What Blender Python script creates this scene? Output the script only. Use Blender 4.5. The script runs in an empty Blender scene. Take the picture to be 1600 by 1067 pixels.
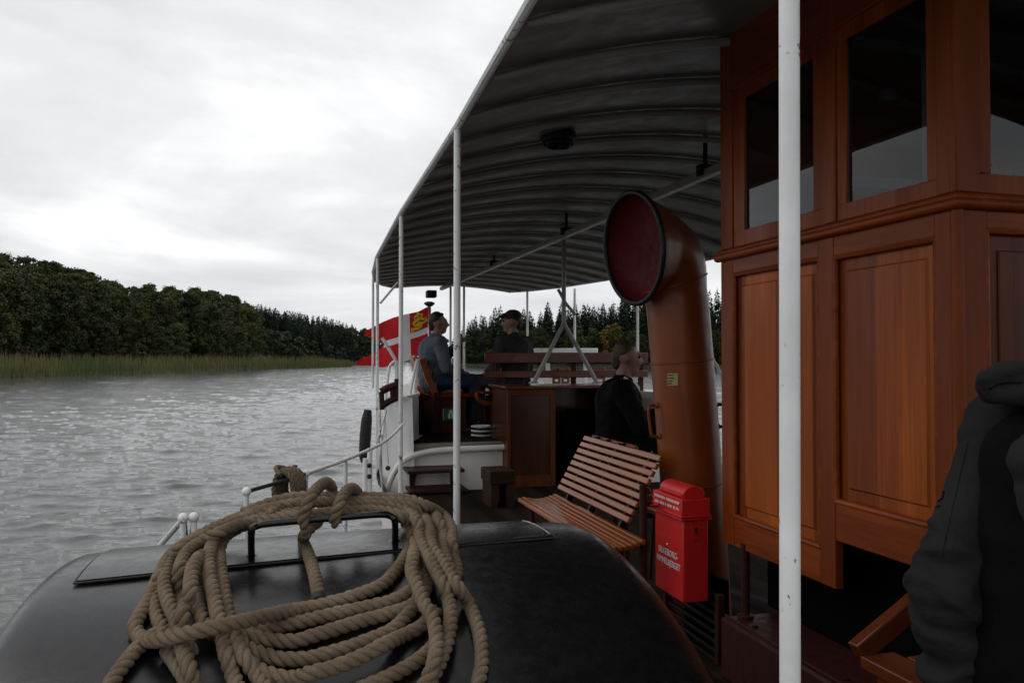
import bpy, bmesh, math, random
import numpy as np
from mathutils import Vector, Matrix, Euler, noise as mnoise
R = math.radians
random.seed(7); rng = np.random.default_rng(7)
HC = 2.2                                   # eye height above the lake, metres
FPX = 18/22.3*1600                         # focal length in photo pixels
scn = bpy.context.scene
COL = scn.collection

# ------------------------------------------------------------------ camera
YAW, PITCH, HOR = R(14.8), math.atan(26.5/FPX), 560
fwd = Vector((math.sin(YAW)*math.cos(PITCH), math.cos(YAW)*math.cos(PITCH), math.sin(PITCH)))
rgt = Vector((math.cos(YAW), -math.sin(YAW), 0))
upv = rgt.cross(fwd)
cam = bpy.data.cameras.new('camera'); cam.lens = 18; cam.sensor_width = 22.3; cam.sensor_fit = 'HORIZONTAL'
cam.clip_end = 6000; cam.clip_start = .02
camo = bpy.data.objects.new('camera', cam); COL.objects.link(camo)
m = Matrix((rgt, upv, -fwd)).transposed().to_4x4(); m.translation = Vector((0, 0, HC))
camo.matrix_world = m; scn.camera = camo

def ray(px, py): return fwd + rgt*((px-800)/FPX) + upv*((533.5-py)/FPX)
def P(px, py, x=None, y=None, z=None, D=None):
    """the point seen at photo pixel (px, py) on the plane x, y or z (z measured from eye level) or at depth D"""
    d = ray(px, py)
    if x is not None: t = x/d.x
    elif y is not None: t = y/d.y
    elif z is not None: t = z/d.z
    else: t = D
    p = d*t
    return Vector((p.x, p.y, p.z+HC))
def V(x, y, z): return Vector((x, y, z+HC))

# ------------------------------------------------------------------ materials
MATS = {}
def nd(nt, t, loc=None, **kw):
    n = nt.nodes.new(t)
    for k, v in kw.items(): setattr(n, k, v)
    return n
def newmat(name):
    m = bpy.data.materials.new(name); m.use_nodes = True
    nt = m.node_tree; b = nt.nodes['Principled BSDF']
    MATS[name] = m
    return m, nt, b
def ramp(nt, src, stops):
    r = nd(nt, 'ShaderNodeValToRGB'); cr = r.color_ramp
    while len(cr.elements) < len(stops): cr.elements.new(.5)
    for e, (p, c) in zip(cr.elements, stops):
        e.position = p; e.color = (*c, 1) if len(c) == 3 else c
    nt.links.new(src, r.inputs[0]); return r.outputs[0]
def texco(nt, scale=(1, 1, 1), kind='Object'):
    tc = nd(nt, 'ShaderNodeTexCoord'); mp = nd(nt, 'ShaderNodeMapping')
    mp.inputs['Scale'].default_value = scale
    nt.links.new(tc.outputs[kind], mp.inputs[0]); return mp.outputs[0]
def noise(nt, vec, scale, detail=4, rough=.55, dist=0):
    n = nd(nt, 'ShaderNodeTexNoise'); n.inputs['Scale'].default_value = scale
    n.inputs['Detail'].default_value = detail; n.inputs['Roughness'].default_value = rough
    n.inputs['Distortion'].default_value = dist
    nt.links.new(vec, n.inputs['Vector']); return n.outputs['Fac']
def mixc(nt, fac, a, b, blend='MIX'):
    m = nd(nt, 'ShaderNodeMix', data_type='RGBA', blend_type=blend)
    for s, v in ((m.inputs[0], fac), (m.inputs[6], a), (m.inputs[7], b)):
        if hasattr(v, 'is_output'): nt.links.new(v, s)
        elif isinstance(v, (int, float)): s.default_value = v
        else: s.default_value = (*v, 1) if len(v) == 3 else v
    return m.outputs[2]
def bump(nt, b, h, strength=.3, dist=.01):
    bn = nd(nt, 'ShaderNodeBump'); bn.inputs['Strength'].default_value = strength
    bn.inputs['Distance'].default_value = dist
    nt.links.new(h, bn.inputs['Height']); nt.links.new(bn.outputs[0], b.inputs['Normal'])
def mapr(nt, src, a, b, c, d):
    n = nd(nt, 'ShaderNodeMapRange'); n.inputs[1].default_value = a; n.inputs[2].default_value = b
    n.inputs[3].default_value = c; n.inputs[4].default_value = d
    nt.links.new(src, n.inputs[0]); return n.outputs[0]

def paint(name, col, rough=.45, var=.25, scale=9, chips=None, chip_amt=.68, bmp=.12, coat=0, metal=0, spec=.5):
    """painted or plain surface: uneven tone, slight orange-peel, optional chips of another colour"""
    m, nt, b = newmat(name); v = texco(nt)
    n1 = noise(nt, v, scale, 6, .6); n2 = noise(nt, v, scale*7, 3, .6)
    lo = tuple(c*(1-var) for c in col); hi = tuple(min(1, c*(1+var*.6)) for c in col)
    c = ramp(nt, n1, [(.3, lo), (.7, hi)])
    if chips is not None:
        n3 = noise(nt, v, scale*3.1, 8, .7, .6)
        f = ramp(nt, n3, [(chip_amt, (0, 0, 0)), (chip_amt+.02, (1, 1, 1))])
        c = mixc(nt, f, c, chips)
    nt.links.new(c, b.inputs['Base Color'])
    nt.links.new(mapr(nt, n2, .3, .7, rough*.8, min(1, rough*1.2)), b.inputs['Roughness'])
    b.inputs['Metallic'].default_value = metal
    b.inputs['Coat Weight'].default_value = coat; b.inputs['Coat Roughness'].default_value = .12
    b.inputs['Specular IOR Level'].default_value = spec
    bump(nt, b, n1 if bmp > .3 else n2, bmp, .004)
    return m

def wood(name, axis, dark, light, plank=None, plank_axis=0, coat=.03, rough=.42, bmp=.05, spec=.16):
    """varnished wood, grain along axis; plank = width of glued boards of different tone"""
    m, nt, b = newmat(name)
    s = [15, 15, 15]; s[axis] = .9
    v = texco(nt, tuple(s)); n1 = noise(nt, v, 1.0, 7, .62, 1.2)
    s2 = [110, 110, 110]; s2[axis] = 2.5
    n2 = noise(nt, texco(nt, tuple(s2)), 1, 4, .6)
    s3 = [5, 5, 5]; s3[axis] = .9
    n3 = noise(nt, texco(nt, tuple(s3)), 1, 3, .5, .5)
    mid = tuple((a+c)/2 for a, c in zip(dark, light))
    c = ramp(nt, n1, [(.22, dark), (.5, mid), (.80, light)])
    c = mixc(nt, mapr(nt, n2, .45, .68, 0, .42), c, tuple(x*.65 for x in dark))
    c = mixc(nt, mapr(nt, n3, .38, .66, 0, .8), c, tuple(x*.62 for x in mid))
    if plank:
        tc = nd(nt, 'ShaderNodeTexCoord'); sx = nd(nt, 'ShaderNodeSeparateXYZ'); nt.links.new(tc.outputs['Object'], sx.inputs[0])
        dv = nd(nt, 'ShaderNodeMath', operation='DIVIDE'); nt.links.new(sx.outputs[plank_axis], dv.inputs[0]); dv.inputs[1].default_value = plank
        fl = nd(nt, 'ShaderNodeMath', operation='FLOOR'); nt.links.new(dv.outputs[0], fl.inputs[0])
        wn = nd(nt, 'ShaderNodeTexWhiteNoise', noise_dimensions='1D'); nt.links.new(fl.outputs[0], wn.inputs['W'])
        c = mixc(nt, 1.0, c, ramp(nt, wn.outputs['Value'], [(0, (.5, .42, .38)), (.55, (.95, .92, .9)), (1, (1.25, 1.2, 1.1))]), 'MULTIPLY')
    nt.links.new(c, b.inputs['Base Color'])
    nt.links.new(mapr(nt, n3, .3, .7, rough*.75, rough*1.3), b.inputs['Roughness'])
    b.inputs['Coat Weight'].default_value = coat; b.inputs['Coat Roughness'].default_value = .16; b.inputs['Specular IOR Level'].default_value = spec
    bump(nt, b, n2, bmp, .003)
    return m

def cloth(name, col, rough=.85, scale=40, var=.3, bmp=.3, spec=.3, sheen=.0, folds=False):
    m, nt, b = newmat(name); v = texco(nt)
    n1 = noise(nt, v, 5, 5, .6); n2 = noise(nt, v, scale*6, 2, .6)
    c = ramp(nt, n1, [(.3, tuple(x*(1-var) for x in col)), (.72, tuple(x*(1+var) for x in col))])
    nt.links.new(c, b.inputs['Base Color']); b.inputs['Roughness'].default_value = rough
    b.inputs['Specular IOR Level'].default_value = spec; b.inputs['Sheen Weight'].default_value = sheen
    if folds:
        n3 = noise(nt, texco(nt, (9, 9, 17)), 1, 5, .6, 1.6)
        a_ = nd(nt, 'ShaderNodeMath', operation='MULTIPLY_ADD'); nt.links.new(n2, a_.inputs[0]); a_.inputs[1].default_value = .06; nt.links.new(n3, a_.inputs[2])
        bump(nt, b, a_.outputs[0], .45, .010)
    else: bump(nt, b, n2, bmp, .002)
    return m

# ------------------------------------------------------------------ mesh collector
class MB:
    def __init__(s): s.v = []; s.f = []; s.mi = []; s.cur = 0
    def add(s, vs, fs, mi=None):
        o = len(s.v); s.v += [Vector(p) for p in vs]
        s.f += [tuple(i+o for i in f) for f in fs]; s.mi += [s.cur if mi is None else mi]*len(fs); return s
    def hexa(s, p):                     # 8 corners, bottom ring then top ring
        return s.add(p, [(3, 2, 1, 0), (4, 5, 6, 7), (0, 1, 5, 4), (1, 2, 6, 5), (2, 3, 7, 6), (3, 0, 4, 7)])
    def box(s, a, b):                   # two opposite corners, real z
        x0, x1 = sorted((a[0], b[0])); y0, y1 = sorted((a[1], b[1])); z0, z1 = sorted((a[2], b[2]))
        return s.hexa([(x0, y0, z0), (x1, y0, z0), (x1, y1, z0), (x0, y1, z0), (x0, y0, z1), (x1, y0, z1), (x1, y1, z1), (x0, y1, z1)])
    def bx(s, x0, x1, y0, y1, z0, z1):  # eye-level z
        return s.box((x0, y0, z0+HC), (x1, y1, z1+HC))
    def beam(s, a, b, w, h, up=(0, 0, 1)):
        a, b = Vector(a), Vector(b); d = (b-a).normalized(); u = Vector(up)
        r = d.cross(u).normalized(); u = r.cross(d)
        o = []
        for p in (a, b):
            o += [p-r*w/2-u*h/2, p+r*w/2-u*h/2, p+r*w/2+u*h/2, p-r*w/2+u*h/2]
        return s.add(o, [(0, 1, 2, 3), (7, 6, 5, 4), (4, 5, 1, 0), (5, 6, 2, 1), (6, 7, 3, 2), (7, 4, 0, 3)])
    def tube(s, pts, r, n=10, closed=False, cap=True, ref=None):
        pts = [Vector(p) for p in pts]; k = len(pts)
        rr = r if hasattr(r, '__len__') else [r]*k
        vs = []; fs = []; u = None
        for i in range(k):
            if closed: t = pts[(i+1) % k]-pts[i-1]
            else: t = pts[min(i+1, k-1)]-pts[max(i-1, 0)]
            t.normalize()
            if u is None:
                u = Vector((0, 0, 1)) if abs(t.z) < .9 else Vector((1, 0, 0))
            u = (u-t*u.dot(t)).normalized(); w = t.cross(u)
            for j in range(n):
                a = 2*math.pi*j/n; vs.append(pts[i]+(u*math.cos(a)+w*math.sin(a))*rr[i])
        for i in range(k if closed else k-1):
            for j in range(n):
                a, b = i*n+j, i*n+(j+1) % n; c, d = ((i+1) % k)*n+(j+1) % n, ((i+1) % k)*n+j
                fs.append((a, b, c, d))
        if cap and not closed: fs += [tuple(range(n-1, -1, -1)), tuple((k-1)*n+j for j in range(n))]
        return s.add(vs, fs)
    def lathe(s, base, axis, prof, n=24, cap=True):     # prof = (dist along axis, radius)
        base = Vector(base); ax = Vector(axis).normalized()
        u = ax.orthogonal().normalized(); w = ax.cross(u); vs = []; fs = []
        for d, r in prof:
            for j in range(n):
                a = 2*math.pi*j/n; vs.append(base+ax*d+(u*math.cos(a)+w*math.sin(a))*r)
        for i in range(len(prof)-1):
            for j in range(n): fs.append((i*n+j, i*n+(j+1) % n, (i+1)*n+(j+1) % n, (i+1)*n+j))
        if cap: fs += [tuple(range(n-1, -1, -1)), tuple((len(prof)-1)*n+j for j in range(n))]
        return s.add(vs, fs)
    def ball(s, c, r, nu=14, nv=9, sc=(1, 1, 1)):
        c = Vector(c); prof = []; vs = []; fs = []
        for i in range(nv+1):
            th = math.pi*i/nv
            for j in range(nu):
                a = 2*math.pi*j/nu
                vs.append(c+Vector((math.sin(th)*math.cos(a)*r*sc[0], math.sin(th)*math.sin(a)*r*sc[1], math.cos(th)*r*sc[2])))
        for i in range(nv):
            for j in range(nu): fs.append((i*nu+j, (i+1)*nu+j, (i+1)*nu+(j+1) % nu, i*nu+(j+1) % nu))
        return s.add(vs, fs)
    def prism(s, poly, ext):            # 3-D polygon swept by vector ext
        poly = [Vector(p) for p in poly]; e = Vector(ext); n = len(poly)
        return s.add(poly+[p+e for p in poly], [tuple(range(n-1, -1, -1)), tuple(range(n, 2*n))]+[(i, (i+1) % n, n+(i+1) % n, n+i) for i in range(n)])
    def grid(s, rows, flip=False, closed=False):
        n = len(rows[0]); vs = [p for r in rows for p in r]; fs = []
        for i in range(len(rows)-1):
            for j in range(n if closed else n-1):
                q = (i*n+j, i*n+(j+1) % n, (i+1)*n+(j+1) % n, (i+1)*n+j)
                fs.append(q[::-1] if flip else q)
        return s.add(vs, fs)
    def build(s, name, mats, parent=None, org=None, smooth=40, bevel=0, fixn=True):
        if parent is not None: org = parent_org(parent)
        org = Vector(org) if org is not None else Vector((0, 0, 0))
        me = bpy.data.meshes.new(name)
        me.from_pydata([tuple(p-org) for p in s.v], [], s.f)
        if not isinstance(mats, (list, tuple)): mats = [mats]
        for mm in mats: me.materials.append(mm)
        if len(mats) > 1: me.polygons.foreach_set('material_index', s.mi)
        if fixn:
            bm = bmesh.new(); bm.from_mesh(me)
            bmesh.ops.remove_doubles(bm, verts=bm.verts, dist=1e-6)
            bmesh.ops.recalc_face_normals(bm, faces=bm.faces); bm.to_mesh(me); bm.free()
        o = bpy.data.objects.new(name, me); COL.objects.link(o)
        if parent is not None: o.parent = parent
        else: o.location = org
        if bevel:
            bv = o.modifiers.new('bevel', 'BEVEL'); bv.width = bevel; bv.segments = 2; bv.limit_method = 'ANGLE'; bv.angle_limit = R(35)
        if smooth:
            me.polygons.foreach_set('use_smooth', [True]*len(me.polygons))
            if smooth < 180: me.set_sharp_from_angle(angle=R(smooth))
        return o
def parent_org(o):
    p = Vector((0, 0, 0))
    while o is not None: p += o.location; o = o.parent
    return p
def tag(o, label=None, cat=None, group=None, kind=None):
    if label: o['label'] = label
    if cat: o['category'] = cat
    if group: o['group'] = group
    if kind: o['kind'] = kind
    return o
def thing(name, label, cat, loc, group=None):
    o = bpy.data.objects.new(name, None); COL.objects.link(o); o.location = Vector(loc); o.empty_display_size = .1
    return tag(o, label, cat, group)
def curve_pts(ctrl, step=.01, closed=False):
    """Catmull-Rom through the control points, resampled at an even step"""
    c = [Vector(p) for p in ctrl]; out = []
    n = len(c)
    segs = n if closed else n-1
    for i in range(segs):
        if closed: p0, p1, p2, p3 = c[i-1], c[i], c[(i+1) % n], c[(i+2) % n]
        else: p0, p1, p2, p3 = c[max(i-1, 0)], c[i], c[i+1], c[min(i+2, n-1)]
        k = max(2, int((p2-p1).length/step*1.5))
        for j in range(k):
            t = j/k
            out.append(.5*((2*p1)+(p2-p0)*t+(2*p0-5*p1+4*p2-p3)*t*t+(3*p1-p0-3*p2+p3)*t**3))
    if not closed: out.append(c[-1])
    res = [out[0]]; acc = 0
    for a, b in zip(out, out[1:]):
        d = (b-a).length
        while acc+d >= step and d > 1e-9:
            a = a+(b-a)*((step-acc)/d); d = (b-a).length; acc = 0; res.append(a.copy())
        acc += d
    if not closed: res.append(out[-1])
    return res
def interp(x, pts):
    xs = [p[0] for p in pts]; return float(np.interp(x, xs, [p[1] for p in pts]))
# ------------------------------------------------------------------ the palette
W_D, W_L = (.105, .017, .0025), (.34, .068, .008)
wood_z = wood('varnished_wood_upright', 2, W_D, W_L)
wood_y = wood('varnished_wood_lengthwise', 1, W_D, W_L)
wood_x = wood('varnished_wood_crosswise', 0, W_D, W_L)
panel_y = wood('veneer_panel_side', 2, (.22, .044, .005), (.54, .130, .014), .105, 1, coat=.06)
panel_x = wood('veneer_panel_front', 2, (.10, .020, .004), (.24, .055, .009), .12, 0, coat=.06)
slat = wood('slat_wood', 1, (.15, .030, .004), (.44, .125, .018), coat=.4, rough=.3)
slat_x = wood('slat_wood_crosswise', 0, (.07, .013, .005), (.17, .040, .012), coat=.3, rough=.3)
oldwood = wood('worn_step_wood', 0, (.018, .008, .005), (.055, .024, .011), coat=.05, rough=.6)
greydeck = wood('weathered_deck_plank', 0, (.12, .10, .085), (.30, .26, .22), coat=0, rough=.8, bmp=.2)
decky = wood('deck_planking', 1, (.010, .007, .005), (.028, .019, .014), .12, 0, coat=0, spec=.05, rough=.9, bmp=.2)
white = paint('white_gloss_paint', (.78, .78, .76), .4, .1, 6, chips=(.30, .22, .17), chip_amt=.70, bmp=.1)
whitep = paint('white_post_paint', (.72, .72, .71), .42, .12, 7, chips=(.16, .14, .13), chip_amt=.60, bmp=.15)
cream = paint('white_hull_paint', (.74, .72, .68), .35, .08, 3, chips=(.36, .27, .21), chip_amt=.75, bmp=.1)
roofp = paint('grey_roof_paint', (.150, .145, .132), .45, .14, 1.4, bmp=.08, spec=.3)
ribp = paint('grey_rib_paint', (.30, .29, .275), .4, .2, 3, bmp=.1)
black = paint('black_gloss_paint', (.0045, .0045, .005), .27, .4, 5, chips=(.030, .028, .026), chip_amt=.75, bmp=.32, coat=.0, spec=.42)
blackm = paint('black_iron', (.008, .008, .0085), .5, .4, 9, bmp=.2, spec=.25)
maroon = paint('maroon_paint', (.038, .0085, .008), .6, spec=.2, var=.25, scale=5, bmp=.15, chips=(.10, .05, .04), chip_amt=.73)
redp = paint('red_letterbox_paint', (.56, .009, .007), .5, .12, 6, bmp=.08, chips=(.22, .02, .015), chip_amt=.73)
redin = paint('red_cowl_inside', (.075, .0025, .004), .6, .2, 4, bmp=.06, spec=.15)
buff = paint('buff_cowl_paint', (.20, .045, .006), .40, .22, 3, bmp=.12, coat=.12, spec=.3, chips=(.09, .03, .015), chip_amt=.72)
textw = paint('white_lettering', (.75, .73, .72), .5, .1, 30, bmp=0)
yellow = paint('yellow_label', (.33, .29, .11), .5, .12, 20, bmp=0)
green = paint('green_sign', (.01, .16, .05), .4, .1, 20, bmp=0)
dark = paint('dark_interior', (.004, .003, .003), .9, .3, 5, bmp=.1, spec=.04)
blind = paint('pale_inner_trim', (.24, .23, .22), .6, .2, 5)
rubber = paint('black_rubber', (.012, .012, .012), .7, .3, 12, bmp=.3)
steel = paint('worn_steel', (.30, .29, .28), .35, .2, 12, metal=.9, bmp=.1)
skin = paint('skin', (.25, .125, .085), .55, .15, 18, bmp=.06)
hairm = cloth('dark_hair', (.018, .013, .010), .6, 60, .4, .5)
hairb = cloth('brown_hair', (.045, .030, .020), .6, 60, .4, .5)
shirt = cloth('grey_blue_shirt', (.070, .082, .100)); jeans = cloth('blue_jeans', (.020, .033, .075))
coatg = cloth('grey_green_coat', (.030, .032, .030), spec=.12); suit = cloth('black_suit', (.004, .004, .0055), spec=.08)
shirtw = cloth('white_shirt', (.62, .62, .62)); hatm = cloth('dark_cap', (.018, .018, .018)); trous = cloth('dark_trousers', (.02, .02, .025))
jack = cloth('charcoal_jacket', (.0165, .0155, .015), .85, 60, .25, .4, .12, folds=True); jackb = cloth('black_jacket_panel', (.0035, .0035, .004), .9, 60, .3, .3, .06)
leather = paint('shoe_leather', (.015, .012, .010), .4, .3, 10)
flagr = cloth('flag_red', (.55, .012, .018), .8, 60, .12, .15); flagw = cloth('flag_white', (.74, .74, .76), .8, 60, .06, .15)
flagy = cloth('flag_gold', (.68, .40, .03), .8, 60, .15, .15)
# glass: clear pane with a mirror sheen
glass, nt, b = newmat('window_glass')
b.inputs['Base Color'].default_value = (1, 1, 1, 1)
out = nt.nodes['Material Output']
gl = nd(nt, 'ShaderNodeBsdfGlossy'); gl.inputs['Roughness'].default_value = .015; gl.inputs['Color'].default_value = (.92, .95, .96, 1)
tr = nd(nt, 'ShaderNodeBsdfTransparent'); tr.inputs['Color'].default_value = (.62, .66, .66, 1)
fr = nd(nt, 'ShaderNodeFresnel'); fr.inputs['IOR'].default_value = 1.5
mx = nd(nt, 'ShaderNodeMixShader'); nt.links.new(fr.outputs[0], mx.inputs[0]); nt.links.new(tr.outputs[0], mx.inputs[1]); nt.links.new(gl.outputs[0], mx.inputs[2])
nt.links.new(mx.outputs[0], out.inputs['Surface'])
# rope
ropem, nt, b = newmat('manila_rope'); v = texco(nt)
n1 = noise(nt, v, 14, 5, .6); n2 = noise(nt, v, 260, 4, .7)
c = ramp(nt, n1, [(.3, (.115, .082, .054)), (.5, (.175, .132, .088)), (.72, (.25, .198, .140))])
c = mixc(nt, mapr(nt, n2, .4, .7, 0, .55), c, (.10, .065, .04))
nt.links.new(c, b.inputs['Base Color']); b.inputs['Roughness'].default_value = .9; b.inputs['Specular IOR Level'].default_value = .2
bump(nt, b, n2, .7, .003)
ropew = paint('white_cord', (.6, .6, .58), .8, .2, 30, bmp=.3)

# foliage
def leafmat(name, a, bcol, c3, rnd=.5, sc=.35):
    m, nt, b = newmat(name)
    oi = nd(nt, 'ShaderNodeObjectInfo')
    n1 = noise(nt, texco(nt), sc, 3, .6)
    c = ramp(nt, n1, [(.3, a), (.52, bcol), (.75, c3)])
    hs = nd(nt, 'ShaderNodeHueSaturation'); nt.links.new(c, hs.inputs['Color'])
    nt.links.new(mapr(nt, oi.outputs['Random'], 0, 1, .470, .528), hs.inputs['Hue'])
    wn = nd(nt, 'ShaderNodeTexWhiteNoise', noise_dimensions='1D'); nt.links.new(oi.outputs['Random'], wn.inputs['W'])
    nt.links.new(mapr(nt, wn.outputs['Value'], 0, 1, .6, 1.45), hs.inputs['Value'])
    nt.links.new(hs.outputs[0], b.inputs['Base Color'])
    b.inputs['Roughness'].default_value = .75; b.inputs['Specular IOR Level'].default_value = .15
    b.inputs['Subsurface Weight'].default_value = 0
    return m
leafA = leafmat('broadleaf_foliage', (.026, .034, .013), (.045, .055, .018), (.085, .088, .028))
leafB = leafmat('willow_foliage', (.028, .036, .018), (.050, .060, .030), (.080, .086, .042))
leafC = leafmat('conifer_foliage', (.016, .027, .017), (.025, .039, .024), (.040, .055, .032))
leafY = leafmat('autumn_foliage', (.055, .050, .012), (.12, .075, .014), (.17, .10, .02), .3)
bark = paint('bark', (.045, .036, .028), .9, .4, 3, bmp=.6)
reedm, nt, b = newmat('reed'); tc = nd(nt, 'ShaderNodeTexCoord')
n1 = noise(nt, tc.outputs['Object'], .06, 4, .6); n2 = noise(nt, tc.outputs['Object'], .9, 3, .6)
c = ramp(nt, n1, [(.40, (.062, .105, .036)), (.50, (.115, .130, .046)), (.62, (.165, .135, .056)), (.72, (.115, .130, .048))])
c = mixc(nt, mapr(nt, n2, .35, .7, 0, .6), c, (.085, .080, .034))
sx = nd(nt, 'ShaderNodeSeparateXYZ'); nt.links.new(tc.outputs['Object'], sx.inputs[0])
c = mixc(nt, mapr(nt, sx.outputs[2], 1.9, 2.7, 0, .55), c, (.135, .082, .045))      # brown seed heads
nt.links.new(c, b.inputs['Base Color']); b.inputs['Roughness'].default_value = .8; b.inputs['Specular IOR Level'].default_value = .1
soil = paint('shore_soil', (.018, .021, .010), .95, .4, .3, bmp=.4)
# water
waterm, nt, b = newmat('lake_water')
tc = nd(nt, 'ShaderNodeTexCoord'); mp = nd(nt, 'ShaderNodeMapping'); mp.inputs['Rotation'].default_value = (0, 0, R(8)); mp.inputs['Scale'].default_value = (.38, 1.3, 1)
nt.links.new(tc.outputs['Object'], mp.inputs[0])
n1 = noise(nt, mp.outputs[0], 6.5, 6, .66, .4); n2 = noise(nt, mp.outputs[0], 13, 3, .6, .3)
ad = nd(nt, 'ShaderNodeMath', operation='MULTIPLY_ADD'); nt.links.new(n2, ad.inputs[0]); ad.inputs[1].default_value = .28; nt.links.new(n1, ad.inputs[2])
bump(nt, b, ad.outputs[0], .30, .055)
b.inputs['Base Color'].default_value = (.085, .088, .086, 1); b.inputs['Roughness'].default_value = .04; b.inputs['IOR'].default_value = 1.333

# ------------------------------------------------------------------ sky and light
w = bpy.data.worlds.new('World'); scn.world = w; w.use_nodes = True; nt = w.node_tree
bg = nt.nodes['Background']; bg.inputs['Strength'].default_value = .1
sky = nd(nt, 'ShaderNodeTexSky', sky_type='NISHITA'); sky.sun_disc = False; sky.sun_elevation = R(58); sky.sun_rotation = R(-60)
tc = nd(nt, 'ShaderNodeTexCoord'); sx = nd(nt, 'ShaderNodeSeparateXYZ'); nt.links.new(tc.outputs['Generated'], sx.inputs[0])
zc = nd(nt, 'ShaderNodeMath', operation='MAXIMUM'); nt.links.new(sx.outputs[2], zc.inputs[0]); zc.inputs[1].default_value = 0
za = nd(nt, 'ShaderNodeMath', operation='ADD'); nt.links.new(zc.outputs[0], za.inputs[0]); za.inputs[1].default_value = .17
def div(a):
    d = nd(nt, 'ShaderNodeMath', operation='DIVIDE'); nt.links.new(a, d.inputs[0]); nt.links.new(za.outputs[0], d.inputs[1]); return d.outputs[0]
cb = nd(nt, 'ShaderNodeCombineXYZ'); nt.links.new(div(sx.outputs[0]), cb.inputs[0]); nt.links.new(div(sx.outputs[1]), cb.inputs[1])
n1 = noise(nt, cb.outputs[0], .62, 7, .54, .5); mp = nd(nt, 'ShaderNodeMapping'); mp.inputs['Location'].default_value = (3.1, 8.4, 0); nt.links.new(cb.outputs[0], mp.inputs[0])
n2 = noise(nt, mp.outputs[0], 1.5, 6, .55, .3)
ad = nd(nt, 'ShaderNodeMath', operation='MULTIPLY_ADD'); nt.links.new(n2, ad.inputs[0]); ad.inputs[1].default_value = .45; nt.links.new(n1, ad.inputs[2])
cl = ramp(nt, ad.outputs[0], [(.56, (7.0, 7.1, 7.4)), (.66, (7.9, 8.0, 8.2)), (.75, (9.0, 9.05, 9.15)), (.84, (10.6, 10.6, 10.6))])
hz = mapr(nt, sx.outputs[2], 0, .12, .75, 0)
cl = mixc(nt, hz, cl, (7.0, 7.2, 7.55))
fin = mixc(nt, .96, sky.outputs[0], cl)
nt.links.new(fin, bg.inputs['Color'])
sl = bpy.data.lights.new('sun', 'SUN'); sl.energy = .5; sl.angle = R(30); sl.color = (1, .97, .93)
so = bpy.data.objects.new('sun', sl); COL.objects.link(so)
az = R(-60); el = R(58); sd = Vector((math.sin(az)*math.cos(el), math.cos(az)*math.cos(el), math.sin(el)))
so.rotation_euler = sd.to_track_quat('Z', 'Y').to_euler()
scn.view_settings.view_transform = 'Standard'; scn.view_settings.look = 'None'; scn.view_settings.exposure = 0; scn.view_settings.gamma = 1
# ------------------------------------------------------------------ paddle box with its lid, handle and rope
BX0, BX1, BYC, BR, BZ = -.54, .78, 2.0, 1.32, -.445
def zs(x, y):                                     # crown of the paddle box, eye-level z
    d = min(abs(y-BYC), BR*.98)
    return BZ+.018*x/1.2-.012*(x-.1)**2-(BR-math.sqrt(BR*BR-d*d))
def on_box(px, py, h=0.0, yback=None):
    """where the sight line of a photo pixel meets the crown raised by h"""
    d = ray(px, py); prev = None; t = .6
    while t < 3.4:
        p = d*t
        if p.z <= zs(p.x, p.y)+h:
            lo, hi = t-.01, t
            for _ in range(25):
                mid = (lo+hi)/2; q = d*mid
                if q.z <= zs(q.x, q.y)+h: hi = mid
                else: lo = mid
            q = d*hi; return V(q.x, q.y, q.z)
        if yback and p.y > yback: break
        t += .01
    return P(px, py, y=yback or 2.0)

box = thing('paddle_box', 'black glossy rounded paddle box lid in the foreground carrying a coiled rope', 'paddle box', V(.1, 2, -1.2))
rows = []
ys = [BYC+BR*.97*math.sin(R(a)) for a in np.linspace(-82, 82, 83)]
xs = [BX0]+[BX0+.07*(1-math.cos(R(a))) for a in (15, 30, 45, 60, 75, 90)]+list(np.linspace(BX0+.10, BX1-.10, 40))+[BX1-.07*(1-math.cos(R(a))) for a in (90, 75, 60, 45, 30, 15)]+[BX1]
for y in ys:
    r = []
    for x in xs:
        e = min(x-BX0, BX1-x); dz = 0
        if e < .07: dz = .07-math.sqrt(max(0, .07**2-(.07-e)**2))
        wob = .0016*mnoise.noise(Vector((x*5, y*5, 3)))+.003*mnoise.noise(Vector((x*1.6, y*1.6, 9)))
        r.append(V(x, y, zs(x, y)-dz+wob))
    rows.append(r)
mb = MB().grid(rows)
for k in (0, -1):                                 # flat sides
    side = [r[k] for r in rows]; base = [Vector((p.x, p.y, HC-1.28)) for p in side]
    mb.grid([side, base])
mb.build('drum_casing', black, box, smooth=60)
# lid across the crest: a raised skin with an open dark seam round it
lc = [on_box(115, 914), on_box(868, 842)]
def lid_pt(u, v, h):                              # u across, v aft
    x = lc[0].x+(lc[1].x-lc[0].x)*u; y0 = lc[0].y+(lc[1].y-lc[0].y)*u; y = y0+v*.34
    return V(x, y, zs(x, y)+h)
mb = MB(); rows = [[lid_pt(u, v, .0075) for u in np.linspace(.004, .996, 40)] for v in np.linspace(.012, 1, 14)]
mb.grid(rows)
edge = [rows[i][0] for i in range(13, -1, -1)]+[p for p in rows[0][1:]]+[rows[i][-1] for i in range(1, 14)]
mb.grid([edge, [p-Vector((0, 0, .0065)) for p in edge]])
mb.build('lid', black, box, smooth=60)
mb = MB()
for a, c in (((0, 1), (0, 0)), ((0, 0), (1, 0)), ((1, 0), (1, 1))):
    pts = [lid_pt(a[0]+(c[0]-a[0])*t, a[1]+(c[1]-a[1])*t, .0035) for t in np.linspace(0, 1, 30)]
    mb.tube(pts, .0022, 6)
mb.build('lid_seam', rubber, box)
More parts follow.
